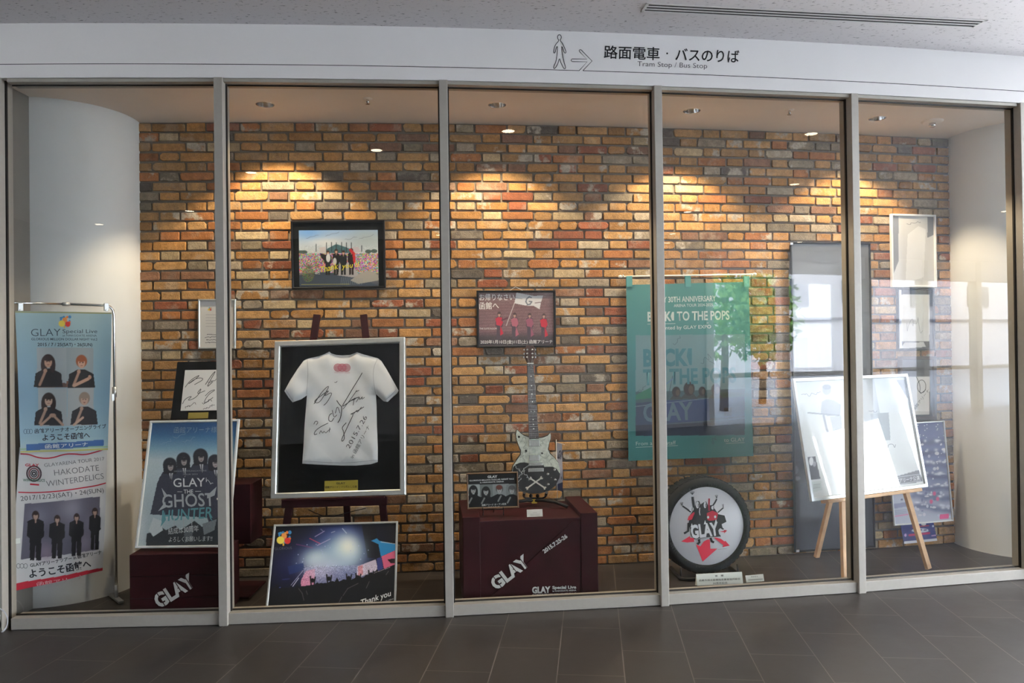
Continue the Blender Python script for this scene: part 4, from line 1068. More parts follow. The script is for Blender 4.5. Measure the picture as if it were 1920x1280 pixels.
def hooded_poster():
    fr = Plane((-1.843, 4.45, .718), D(-2.8), D(15.5), D(.6), .528, .715)
    t = thing('leaning_poster', 'white framed poster of four hooded figures standing on the low maroon crate', 'poster', fr.pt(0, -.357))
    moulding(fr, .528, .715, .013, .016, mat('white_frame', (214, 218, 218), .4), t, d0=-.006); backing(fr, .51, .70, -.01, -.002, MATT, t)
    s = Sheet(fr, .51, .697, .0, .0028); Z = lambda x, y: (240 + x / 3.369, 780 + y / 3.369)
    s.vgrad([(791, (34, 84, 132)), (815, (54, 106, 152)), (840, (126, 166, 190)), (862, (188, 204, 210)), (960, (176, 192, 198)), (1028, (160, 178, 184))])
    s.glow(262, 990, 14, 40, (206, 214, 216), .8); C = (58, 60, 76); Hh = (40, 41, 50)
    for x, y, k in ((265, 300, 1), (350, 270, 1.0), (458, 250, 1.06), (548, 285, 1.0)):
        s.poly([Z(x - 80 * k, y + 120), Z(x - 45 * k, y + 50), Z(x + 45 * k, y + 50), Z(x + 75 * k, y + 120), Z(x + 90, 560), Z(x - 120 if x < 300 else x - 60, 600)], C)
    s.poly([Z(200, 380), Z(600, 380), Z(640, 600), Z(560, 820), Z(500, 640), Z(140, 620)], C)
    for x, y, k in ((265, 305, 1), (350, 272, 1.0), (458, 250, 1.06), (548, 285, 1.0)):
        s.ell(*Z(x, y + 2), 13 * k, 13.5 * k, Hh); s.poly([Z(x - 44 * k, y), Z(x - 40 * k, y + 60), Z(x + 40 * k, y + 60), Z(x + 44 * k, y)], Hh)
        s.ell(*Z(x + 4, y + 14), 5.2, 7.6, (168, 158, 156)); s.ell(*Z(x + 4, y - 2), 6, 2.6, (40, 40, 46)); s.ell(*Z(x + 4, y + 10), 4, 1.2, (84, 76, 78)); s.ell(*Z(x + 5, y + 28), 2, .7, (120, 90, 92)); s.poly([Z(x - 6, y + 55), Z(x + 18, y + 55), Z(x + 10, y + 112)], (206, 208, 210)); s.line(*Z(x + 6, y + 56), *Z(x + 8, y + 104), 1.6, (30, 32, 40))
    s.poly([Z(112, 820), Z(120, 740), Z(170, 730), Z(200, 690), Z(240, 720), Z(300, 690), Z(330, 720), Z(420, 660), Z(470, 700), Z(560, 640), Z(660, 640), Z(660, 822)], (44, 50, 56))
    s.poly([Z(160, 640), Z(210, 660), Z(220, 720), Z(160, 760), Z(130, 720)], (196, 206, 208)); s.poly([Z(350, 700), Z(420, 690), Z(400, 780), Z(360, 800)], (96, 104, 110)); s.poly([Z(470, 680), Z(560, 650), Z(545, 720), Z(480, 750)], (126, 134, 138)); s.speck(8, 7)
    W = (222, 226, 226); G = (176, 182, 186); T = (96, 156, 164)
    s.text('HIGHCOMMUNICATIONS', Z(292, 352), Z(496, 348), 2.6, (150, 156, 160)); s.text('TOUR 2023', Z(345, 372), Z(440, 370), 2.6, (150, 156, 160))
    s.text('GLAY', Z(287, 447), Z(487, 443), 16.5, W, .006); s.text('THE', Z(352, 488), Z(412, 487), 7.5, W, .01); s.stroke([Z(312, 477), Z(342, 477)], .8, W); s.stroke([Z(424, 475), Z(462, 474)], .8, W)
    s.text('GHOST', Z(218, 577), Z(548, 565), 25, G, .01); s.shape([Z(212, 452), Z(250, 500), Z(232, 520)], G); s.shape([Z(560, 445), Z(500, 500), Z(500, 520), Z(548, 500)], G); s.shape([Z(190, 600), Z(236, 540), Z(240, 575)], G)
    s.text('HUNTER', Z(212, 664), Z(535, 640), 21, T, .012, .18); s.shape([Z(205, 700), Z(232, 600), Z(240, 655)], T); s.shape([Z(505, 600), Z(536, 664), Z(520, 650)], T)
    for x in (290, 350, 402): s.shape([Z(x - 3, 650), Z(x + 6, 648), Z(x + 2, 710)], G)
    s.text('函館アリーナ様', Z(290, 104), Z(562, 100), 9, (150, 176, 198), -.012, .1); s.text('結成は30周年', Z(255, 744), Z(448, 724), 9.5, W, -.004, .1); s.text('よろしくお願いします!!', Z(258, 792), Z(534, 786), 8, W, -.006, .15)
    for i, (x, y) in enumerate(((240, 165), (390, 150), (330, 120))): s.scribble(*Z(x, y), 22, 8, .6, (130, 164, 192), 30 + i, 7, -.4)
    s.scribble(*Z(515, 400), 14, 20, .8, W, 77, 9)
    s.build('poster_print', t, GLOSSY)
hooded_poster()
def signed_board_stand():
    t = thing('display_stand', 'dark red box stand behind the hooded-figures poster, right of the low crate', 'stand', (-1.775, 4.74, 0))
    MB().box((-1.80, 4.79, .006), (.46, .33, .012), None, .003).build('base_plate', MAROON, t)
    MB().box((-1.79, 4.83, .517), (.07, .05, 1.034), None, .003).build('post', MAROON, t)
    MB().box((-1.775, 4.71, .505), (.46, .22, .35), None, .004).build('box_shelf', MAROON, t)
    MB().box((-1.86, 4.70, 1.042), (.33, .2, .014), None, .002).build('ledge', PINE, t)
    fr = Plane((-1.84, 4.69, 1.237), D(3), D(15), 0)
    o = thing('signed_board', 'black board with white autographed card and small brass plate on the dark red box stand', 'signed board', fr.pt(0, -.17))
    L = [fr.loc(*q) for q in ((332.5, 678), (426, 677), (418, 786.5), (319.5, 786.5))]
    MB().prism(L, fr, -.012, .0, .001).build('mount_board', MATT, o)
    s = Sheet(fr, .27, .25, .004, .003, base=(214, 214, 212), corner=[fr.loc(*q) for q in ((347.5, 694), (420, 693), (414, 769), (339, 770))])
    Z = lambda x, y: (240 + x / 4, 540 + y / 4); K = (50, 50, 56)
    s.stroke([Z(430, 745), Z(470, 690), Z(550, 645), Z(500, 690), Z(440, 730), Z(520, 670), Z(580, 680), Z(500, 725)], 1, K, 2); s.stroke([Z(582, 725), Z(630, 650), Z(665, 615), Z(620, 690), Z(590, 750), Z(640, 700)], 1.1, K, 2)
    s.stroke([Z(410, 870), Z(430, 830), Z(490, 805), Z(440, 850), Z(520, 820), Z(560, 740), Z(510, 800), Z(580, 770)], 1, K, 2); s.stroke([Z(580, 810), Z(620, 770), Z(665, 760), Z(600, 800), Z(560, 880), Z(640, 820)], 1, K, 2)
    for i, (x, y) in enumerate(((470, 880), (600, 850), (640, 700), (610, 890))): s.scribble(*Z(x, y), 20, 6, .8, K, 40 + i, 12, -.35)
    s.build('autograph_card', o, INK)
    MB().prism([fr.loc(*q) for q in ((353.5, 773.5), (391, 772.5), (390, 784), (352.5, 785))], fr, .0, .002).build('brass_plate', BRASS, o)
signed_board_stand()

# ------------------------------------------------------------------ second bay: printed concert panel on the floor
def concert_panel():
    fr = Plane((-1.026, 4.45, .236), D(4), D(27.3), 0, .712, .491)
    t = thing('concert_panel', 'silver edged blue concert photo panel leaning on the floor in front of the shirt easel', 'photo panel', fr.pt(0, -.245))
    moulding(fr, .712, .491, .012, .014, SILVER, t, d0=-.006); backing(fr, .70, .478, -.012, -.002, MATT, t)
    s = Sheet(fr, .694, .472, .0, .0026, base=(14, 16, 24)); Z = lambda x, y: (420 + x / 4.572, 880 + y / 4.572)
    s.glow(*Z(900, 780), 70, 38, (44, 50, 120), .95); s.glow(*Z(520, 850), 36, 40, (28, 32, 74), .8); s.glow(*Z(1000, 560), 50, 26, (58, 76, 150), .8); s.glow(*Z(920, 720), 48, 24, (110, 140, 196), .8)
    for x0, y0, x1, y1, c in ((620, 640, 760, 670, (120, 60, 110)), (735, 590, 825, 635, (206, 70, 100)), (780, 575, 860, 528, (170, 150, 190)), (800, 650, 910, 595, (170, 150, 200)), (1015, 505, 1050, 545, (180, 190, 220)), (920, 540, 950, 530, (150, 150, 180)), (830, 510, 850, 530, (130, 130, 160))): s.line(*Z(x0, y0), *Z(x1, y1), 1.3, c)
    s.poly([Z(1180, 470), Z(1300, 470), Z(1330, 700), Z(1330, 760), Z(1230, 755)], (18, 20, 28))
    s.glow(*Z(1040, 700), 36, 32, (186, 216, 230), 1, 2.6); s.glow(*Z(1060, 660), 18, 20, (244, 248, 240), .95); s.glow(*Z(800, 770), 26, 19, (206, 226, 228), .97, 2.2); s.glow(*Z(910, 800), 46, 15, (184, 204, 224), .9)
    s.poly([Z(690, 840), Z(1140, 820), Z(1290, 790), Z(1320, 860), Z(1160, 940), Z(680, 990)], (150, 156, 196), .65)
    s.poly([Z(660, 950), Z(700, 870), Z(780, 850), Z(780, 985), Z(660, 1000)], (206, 130, 160)); s.poly([Z(1140, 830), Z(1300, 770), Z(1320, 860), Z(1140, 930)], (198, 186, 206)); s.poly([Z(1150, 830), Z(1190, 815), Z(1190, 900), Z(1150, 915)], (204, 140, 150))
    s.glow(*Z(820, 880), 30, 16, (208, 200, 226), .6); s.speck(4, 40, (s.Y > Z(0, 820)[1]) & (s.Y < Z(0, 980)[1]) & (s.X > Z(660, 0)[0]) & (s.X < Z(1320, 0)[0]))
    s.poly([Z(1262, 610), Z(1310, 590), Z(1330, 610), Z(1470, 640), Z(1472, 690), Z(1345, 745), Z(1325, 640)], (44, 130, 186)); s.poly([Z(1350, 745), Z(1472, 690), Z(1472, 810), Z(1372, 850)], (206, 96, 128)); s.line(*Z(1345, 620), *Z(1465, 636), 1, (220, 220, 220)); s.poly([Z(1310, 760), Z(1350, 750), Z(1365, 850), Z(1315, 870)], (52, 60, 120))
    s.lines([Z(575, 990), Z(690, 850)], 1, (180, 180, 210)); s.lines([Z(590, 1000), Z(640, 930)], 1.4, (200, 200, 220)); s.poly([Z(545, 830), Z(680, 800), Z(690, 860), Z(560, 900)], (38, 56, 110), .7)
    s.line(*Z(420, 1030), *Z(482, 1012), 2, (96, 110, 210)); s.line(*Z(500, 942), *Z(560, 936), 1, (60, 66, 130))
    pts = []; rg = random.Random(6)
    for i in range(60):
        x = 380 + i * 19; y = 1010 - max(0, (x - 640)) * .17 - (x > 1200) * (x - 1200) * .12 + rg.uniform(-10, 10)
        if i % 9 == 4: y -= 26
        pts.append(Z(x, y))
    s.poly(pts + [Z(1520, 1300), Z(330, 1300)], (20, 22, 27))
    for x, y in ((900, 935), (1070, 930), (1150, 925), (760, 950), (1260, 900)):
        s.ell(*Z(x, y), 3.4, 4.2, (20, 22, 27)); s.line(*Z(x - 12, y + 40), *Z(x - 20, y - 34), 2.6, (20, 22, 27)); s.line(*Z(x + 12, y + 40), *Z(x + 22, y - 28), 2.4, (20, 22, 27))
    for p in (((640, 1020), (670, 1060), (685, 1120)), ((1020, 1080), (1060, 1020), (1150, 975)), ((1220, 1015), (1245, 960)), ((985, 1140), (1010, 1090)), ((1390, 900), (1410, 870)), ((705, 1040), (715, 1070))): s.lines([Z(*q) for q in p], 1.3, (104, 96, 100), .8)
    s.poly([Z(1400, 770), Z(1470, 760), Z(1470, 800), Z(1430, 805)], (40, 26, 34))
    for i in range(40): s.ell(*Z(rg.uniform(600, 1250), rg.uniform(640, 850)), .7, .7, (190, 200, 240))
    for i in range(14): s.ell(*Z(1290 + i * 10, 885 - i * 3.6), .6, .6, (200, 190, 190))
    dots(s, *Z(514, 577), 15.5, 4)
    s.text('GLORIOUS', Z(435, 690), Z(582, 682), 5, (120, 122, 130), -.02)
    s.text('Thank you', Z(1183, 1162), Z(1440, 1078), 10.5, (220, 222, 222), .012, .35); s.text('HAKODATE ARENA', Z(1325, 1158), Z(1456, 1112), 2.9, (170, 172, 176), .01); s.stroke([Z(1400, 1152), Z(1450, 1128)], .6, (200, 200, 200))
    s.build('photo_print', t, INK)
concert_panel()

# ------------------------------------------------------------------ third bay: crate, small frame, guitar
CR = Plane((.093, 4.506, .2365), D(6.3), 0, 0, .77, .473)
def big_crate():
    w, h = .77, .473
    t = thing('wooden_crate', 'large maroon crate with white stencilled lettering and date under the guitar', 'crate', CR.pt(0, -h / 2, -.26))
    crate(CR, w, h, .5, '', (-1, 1), t, .027)
    C = lambda x, y: (860 + x / 3.556, 780 + y / 3.556)
    d = Deco(CR, .0075); stencil(d, 'GLAY', C(249, 1158), C(481, 980), 23, CR); d.build('stencilled_lettering', t, INK)
    d = Deco(CR, .0075); d.text('2015.7.25-26', C(570, 912), C(726, 804), 7.4, STW, .04); d.build('date_lettering', t, INK)
    d = Deco(CR, .0075); d.text('GLAY', C(489, 1176), C(612, 1172), 11.5, STW, .05); d.text('Special Live', C(623, 1149), C(782, 1145), 5.6, STW, .04); d.text('in HAKODATE ARENA', C(625, 1168), C(783, 1162), 2.9, STW, .03); d.text('GLORIOUS MILLION DOLLAR NIGHT Vol.2', C(489, 1193), C(783, 1182), 2.8, STW, .03)
    d.build('event_lettering', t, INK)
big_crate()
TOPZ = .4745
def small_frame():
    fr = Plane((-.125, 4.62, .622), D(-1.3), D(5), D(1.2), .303, .209)
    t = thing('framed_photo', 'small wooden framed black and white photo standing on the large crate beside the guitar', 'framed picture', fr.pt(0, -.104))
    moulding(fr, .303, .209, .009, .014, mat('brown_wood_frame', (104, 78, 56), .5, noise=.2), t); C = lambda x, y: (860 + x / 3.556, 780 + y / 3.556)
    s = Sheet(fr, .287, .193, .004, .0022, base=(32, 33, 34))
    s.poly([C(65, 456), C(386, 450), C(389, 576), C(68, 582)], (150, 158, 156))
    for x0, x1, g in ((65, 140, 168), (143, 228, 120), (230, 315, 140), (316, 388, 128)): s.poly([C(x0, 455), C(x1, 453), C(x1, 578), C(x0, 581)], (g, g + 6, g + 4))
    for x, y, hc, lh in ((98, 492, 34, True), (182, 500, 38, True), (272, 490, 96, False), (355, 492, 92, False)):
        a, b = C(x, y); bust(s, a, b, 6.6, (hc, hc, hc), (170, 172, 170), (30, 32, 34), arm=False, longhair=lh)
    s.ell(*C(270, 474), 6, 4.4, (110, 64, 56))
    for x, y in ((95, 560), (180, 560), (290, 545), (352, 556)): s.line(*C(x - 26, y + 20), *C(x - 8, y - 14), 3, (140, 142, 140))
    W = (222, 222, 220)
    s.text('GLAY', C(193, 411), C(259, 409), 4.4, W, .05); s.text('GLORIOUS MILLION DOLLAR NIGHT Vol.2', C(72, 434), C(369, 421), 2.7, W, .02); s.text('in HAKODATE ARENA', C(143, 446), C(302, 439), 2.5, W, .02)
    s.text('函館アリーナ オープン記念', C(155, 598), C(318, 589), 3, W, .01); s.text('2015.7.25-26', C(195, 608), C(273, 604), 1.9, W)
    s.build('photo_print', t, INK)
    e = thing('plate_easel', 'tiny dark wire easel holding the small wooden framed photo', 'easel', (-.125, 4.63, TOPZ))
    zt = TOPZ + .003
    mb = MB()
    for a in (-.06, .06):
        mb.tube([fr.pt(a, -.095, .022), fr.pt(a, -.112, .02), fr.pt(a, -.112, -.012), fr.pt(a, .02, -.012)], .003, 8); mb.tube([fr.pt(a, -.112, .0), (fr.pt(a, -.112, .0)[0], fr.pt(a, -.112, 0)[1] - .01, zt)], .003, 8)
    p = fr.pt(0, -.112, -.012); mb.tube([fr.pt(-.06, -.112, -.012), fr.pt(.06, -.112, -.012)], .003, 8); mb.tube([fr.pt(0, .0, -.014), (p[0], p[1] + .07, zt)], .003, 8); mb.tube([fr.pt(-.06, -.02, -.013), fr.pt(.06, -.02, -.013)], .003, 8)
    mb.build('wire_stand', BLACK, e)
small_frame()
GU = Plane((.118, 4.86, .62), D(6), D(5), D(0))
def G(x, y): return GU.loc(930 + x / 4, 640 + y / 4)
def guitar():
    t = thing('electric_guitar', 'electric guitar with pearly white top, black pickguard and crossbones on its stand', 'guitar', GU.pt(*G(300, 1140)))
    PEARL = mat('pearl_mosaic', (190, 196, 184), .3, noise=.22, scale=55, coat=.5); GB = mat('gloss_black', (12, 13, 15), .2, coat=.6)
    body = [(160, 658), (150, 672), (146, 700), (152, 740), (168, 782), (186, 820), (184, 845), (152, 890), (126, 930), (115, 980), (120, 1040), (150, 1095), (200, 1130), (260, 1143), (330, 1141), (400, 1121), (450, 1080), (478, 1020), (485, 970), (470, 908), (440, 868), (405, 838), (392, 808), (400, 770), (412, 730), (414, 700), (405, 683), (386, 704), (352, 717), (320, 722), (245, 715), (212, 704), (186, 684)]
    B = [G(*p) for p in body]
    MB().prism(B, GU, -.044, -.002, .003).build('body', GB, t)
    c = np.mean(B, 0); d = .0032
    inner = []
    P = np.array(B)
    for i in range(len(P)):
        e = P[(i + 1) % len(P)] - P[i - 1]; n = np.array([-e[1], e[0]]); n /= np.linalg.norm(n)
        inner.append(P[i] + n * d)
    if sum((P[i][0] * P[(i + 1) % len(P)][1] - P[(i + 1) % len(P)][0] * P[i][1]) for i in range(len(P))) < 0: inner = [2 * P[i] - q for i, q in enumerate(inner)]
    MB().prism([tuple(q) for q in inner], GU, -.002, .0005, .0004).build('pearl_top', PEARL, t)
    lo = [(128, 945), (145, 922), (180, 908), (215, 906), (240, 912), (350, 912), (362, 940), (390, 938), (425, 938), (455, 955), (480, 992), (474, 1025), (447, 1077), (398, 1117), (330, 1136), (260, 1138), (202, 1125), (154, 1092), (125, 1040), (120, 985)]
    MB().prism([G(*p) for p in lo], GU, .0005, .0025, .0006).build('pickguard', GB, t)
    bone = mat('ivory_inlay', (206, 202, 188), .5)
    mb = MB()
    for (x0, y0), (x1, y1) in (((232, 1100), (340, 1022)), ((258, 1026), (366, 1098))):
        a, b = np.array(G(x0, y0)), np.array(G(x1, y1)); v = (b - a) / np.linalg.norm(b - a); n = np.array([-v[1], v[0]])
        q = []
        w = .007; k = .0105
        q = [a - n * w, a - v * .010 - n * k * 1.0, a - v * .012, a - v * .004 + n * 0, a - v * .012 + n * .001, a - v * .010 + n * k, a + n * w]
        left = [a + v * .008 - n * w * .55, a - n * k, a - v * .008 - n * k * .7, a - v * .003, a - v * .008 + n * k * .7, a + n * k, a + v * .008 + n * w * .55]
        right = [b - v * .008 + n * w * .55, b + n * k, b + v * .008 + n * k * .7, b + v * .003, b + v * .008 - n * k * .7, b - n * k, b - v * .008 - n * w * .55]
        z = .0035 if x0 == 232 else .0045
        mb.prism([tuple(p) for p in left + right], GU, .002, z, .0005)
    mb.build('crossbones_inlay', bone, t)
    d = Deco(GU, .003); W = (190, 192, 190); H = lambda x, y: (930 + x / 4, 640 + y / 4)
    for i, (x, y, ang) in enumerate(((185, 990, -.9), (210, 960, -1.0), (230, 1010, 1.1), (175, 1050, -1.2), (160, 950, .6))): d.scribble(*H(x, y), 18, 6, .7, W, 80 + i, 10, ang)
    d.build('autographs', t, INK)
    K = (90, 96, 92)
    for i, (x, y) in enumerate(((190, 740), (220, 800), (360, 760), (370, 850), (200, 870), (420, 900), (340, 850))):
        d = Deco(GU, .0012); d.scribble(*H(x, y), 18, 14, .5, K, 90 + i, 8, i); d.build('mosaic_line', t, INK)
    for x, y, r in ((225, 820, 2.4), (172, 715, 2.1), (345, 838, 1.8)): d = Deco(GU, .0012); d.disc(*H(x, y), r, r * 1.1, (36, 38, 40), 10); d.build('mosaic_spot', t, INK)
    def bx(x0, y0, x1, y1, d0, d1, name, m, bev=.001):
        a, b = G(x0, y0), G(x1, y1); return MB().box(GU.pt((a[0] + b[0]) / 2, (a[1] + b[1]) / 2, (d0 + d1) / 2), (abs(b[0] - a[0]), d1 - d0, abs(b[1] - a[1])), GU.M, bev).build(name, m, t)
    NK = mat('nickel', (186, 188, 184), .25, .9, .03)
    bx(244, 738, 326, 786, 0, .008, 'pickup', NK, .002); bx(246, 852, 327, 896, 0, .008, 'pickup', NK, .002)
    o = bx(242, 908, 350, 930, .002, .012, 'bridge', NK, .002)
    for i in range(6):
        p = G(254 + i * 16, 919); MB().box(GU.pt(*p, .0135), (.004, .004, .006), GU.M, .0005).build('saddle', NK, o)
    bx(240, 950, 356, 976, .002, .013, 'tailpiece', NK, .003)
    for x, y in ((437, 961), (387, 993), (443, 1036), (390, 1069)):
        MB().lathe([(0, .012), (.0065, .012), (.0075, .010), (.009, .003), (.009, 0)], GU.pt(*G(x, y), .0025), GU.n, 20).build('control_knob', NK, t)
    MB().lathe([(0, .006), (.003, .006), (.003, 0)], GU.pt(*G(414, 1019), .0025), GU.n, 12).build('toggle_switch', NK, t)
    MB().prism([G(233, 165), G(280, 165), G(320, 728), G(248, 728)], GU, -.016, .004, .003).build('neck', mat('dark_mahogany', (64, 40, 34), .45, noise=.2), t)
    MB().prism([G(233, 166), G(280, 166), G(320, 730), G(248, 730)], GU, .004, .0075).build('fretboard', mat('rosewood', (52, 40, 42), .45, noise=.25, scale=30), t)
    for i in range(1, 23):
        y = 166 + 640 * (1 - 2 ** (-i / 12.0)) * 1.0 * (564 / (640 * (1 - 2 ** (-22 / 12.0)))); f = (y - 166) / 564
        a, b = G(233 + 15 * f, y), G(280 + 40 * f, y); MB().box(GU.pt((a[0] + b[0]) / 2, (a[1] + b[1]) / 2, .0078), (b[0] - a[0], .0012, .0016), GU.M).build('fret', NK, t)
    for y in (262, 332, 395, 452, 585, 622, 655):
        f = (y - 166) / 564; MB().lathe([(0, .0002), (.004, .0002), (.004, 0)], GU.pt(*G(256.5 + 28 * f, y), .0076), GU.n, 12).build('inlay_dot', bone, t)
    for k in (-14, 14): MB().lathe([(0, .0002), (.003, .0002), (.003, 0)], GU.pt(*G(275 + k, 524), .0076), GU.n, 12).build('inlay_dot', bone, t)
    bx(232, 162, 281, 168, .004, .0095, 'nut', bone, .0005)
    MB().prism([G(236, 164), G(214, 118), G(222, 40), G(232, 28), G(254, 36), G(276, 28), G(284, 40), G(292, 118), G(278, 164)], GU, -.012, .003, .002).build('headstock', mat('dark_mahogany', (64, 40, 34)), t)
    for x, y in ((234, 62), (234, 92), (232, 118), (272, 62), (272, 92), (274, 118)):
        s = -1 if x < 250 else 1
        o = MB().lathe([(0, .012), (.003, .012), (.003, .003), (.006, .003), (.006, .0)], GU.pt(*G(x, y), .003), GU.n, 14).build('tuning_machine', CHROME, t)
        a, b = G(x + s * 22, y); MB().box(GU.pt(a, b, -.006), (.010, .006, .012), GU.M, .002).build('tuner_button', CHROME, o)
    for i in range(6):
        f = i / 5; p = [(234 if i < 3 else 272), (62, 92, 118, 118, 92, 62)[i]]
        MB().tube([GU.pt(*G(*p), .012), GU.pt(*G(238 + 37 * f, 165), .0105), GU.pt(*G(254 + 80 * f, 919), .0172), GU.pt(*G(254 + 80 * f, 962), .0135)], .0005, 5).build('string', NK, t)
guitar()
def guitar_stand():
    c = GU.pt(*G(290, 1150)); t = thing('guitar_stand', 'black tubular guitar stand with yellow label on the large crate', 'stand', (c[0], c[1], TOPZ + .027))
    px = lambda x, y, d=0.0: GU.pt(*G(x, y), d)
    fz = TOPZ + .011
    MB().tube([px(212, 1130, .02), px(206, 1140, .012), px(210, 1165, -.01), px(228, 1178, -.02), px(350, 1178, -.02), px(372, 1165, -.01), px(378, 1140, .012), px(372, 1130, .02)], .006, 10).build('cradle', BLACK, t)
    for x in (209, 375): MB().tube([px(x, 1128, .03), px(x, 1156, -.01)], .009, 12).build('rubber_pad', GASKET, t)
    MB().box(px(290, 1200, -.02), (.034, .02, .026), GU.M, .002).build('label_block', mat('yellow_label', (196, 168, 40), .5), t)
    b = px(290, 1196, -.022)
    MB().tube([px(290, 1178, -.02), b], .008, 10).build('stem', BLACK, t)
    for x in (265, 315): MB().lathe([(0, .006), (.01, .006), (.012, 0)], px(x, 1160, -.02), GU.n, 14).build('hinge_knob', BLACK, t)
    l = b + np.array([-.19, -.02, 0]); r = b + np.array([.22, -.02, 0])
    for s, e in ((-1, np.array([-.055, 4.80, fz])), (1, np.array([.325, 4.78, fz]))):
        m = (b + e) / 2 + np.array([s * .03, -.01, .012]); P = [b, b * .6 + m * .4 + np.array([0, 0, .006]), m, m * .35 + e * .65 + np.array([0, 0, .002]), e]
        MB().tube(P, .010, 10).build('front_leg', BLACK, t)
    MB().tube([b, np.array([b[0], b[1] + .1, fz + .0])], .009, 10).build('rear_leg', BLACK, t)
guitar_stand()
def crate_extras():
    p = atz(1003, 971, TOPZ); fr = Plane((p[0], 4.56, TOPZ + .0235), D(6), D(14), 0, .092, .042)
    t = thing('caption_card', 'tiny white caption card on the front edge of the large crate', 'card', fr.pt(0, -.02)); fr2 = fr
    MB().box(fr.pt(0, 0, -.001), (.092, .0015, .042), fr.M).build('card_stock', mat('white_card', (206, 206, 198), .7), t)
    d = Deco(fr, .0004)
    for i, y in enumerate((961, 964, 966.5)): d.stroke([(994 + (i == 0) * 5, y), (1012 - (i == 0) * 5, y - .3)], .5, (120, 120, 116))
    d.build('caption_lines', t, INK)
    fl = Plane((.285, 4.965, .62), D(8), 0, 0)
    q = lambda x, y: fl.loc(1030 + x / 9.14, 810 + y / 9.14)
    t = thing('mini_flag', 'small upright white flag banner with dark bottom beside the guitar body', 'flag', fl.pt(*q(122, 1190)))
    zb = TOPZ + .027 - fl.c[2]
    MB().tube([fl.pt(q(122, 0)[0], zb + .0), fl.pt(*q(118, 140))], .0018, 8).lathe([(0, .006), (.004, .003), (0, -.001)], fl.pt(*q(118, 140)), (0, 0, 1), 10).build('pole', mat('white_rod', (222, 216, 206), .5), t)
    MB().tube([fl.pt(*q(116, 165)), fl.pt(*q(265, 215))], .0012, 6).build('cross_rod', mat('white_rod', (222, 216, 206)), t)
    MB().lathe([(0, .006), (.02, .005), (.022, 0)], fl.pt(q(122, 0)[0], zb - .004), (0, 0, 1), 20).build('foot', BLACK, t)
    s = Sheet(fl, .1, .2, .002, .003, corner=[q(122, 175), q(218, 205), q(232, 1020), q(130, 990)], warp=lambda a, b: .004 * math.sin(b * 30), base=(186, 180, 184))
    Z = lambda x, y: (1030 + x / 9.14, 810 + y / 9.14)
    s.poly([Z(110, 900), Z(240, 850), Z(240, 1030), Z(110, 1000)], (44, 46, 72)); s.text('GLAY', Z(135, 440), Z(205, 460), 15, (70, 66, 78), .05); s.stroke([Z(205, 760), Z(207, 810)], 1, (60, 60, 66))
    s.build('flag_cloth', t, CLOTH)
crate_extras()

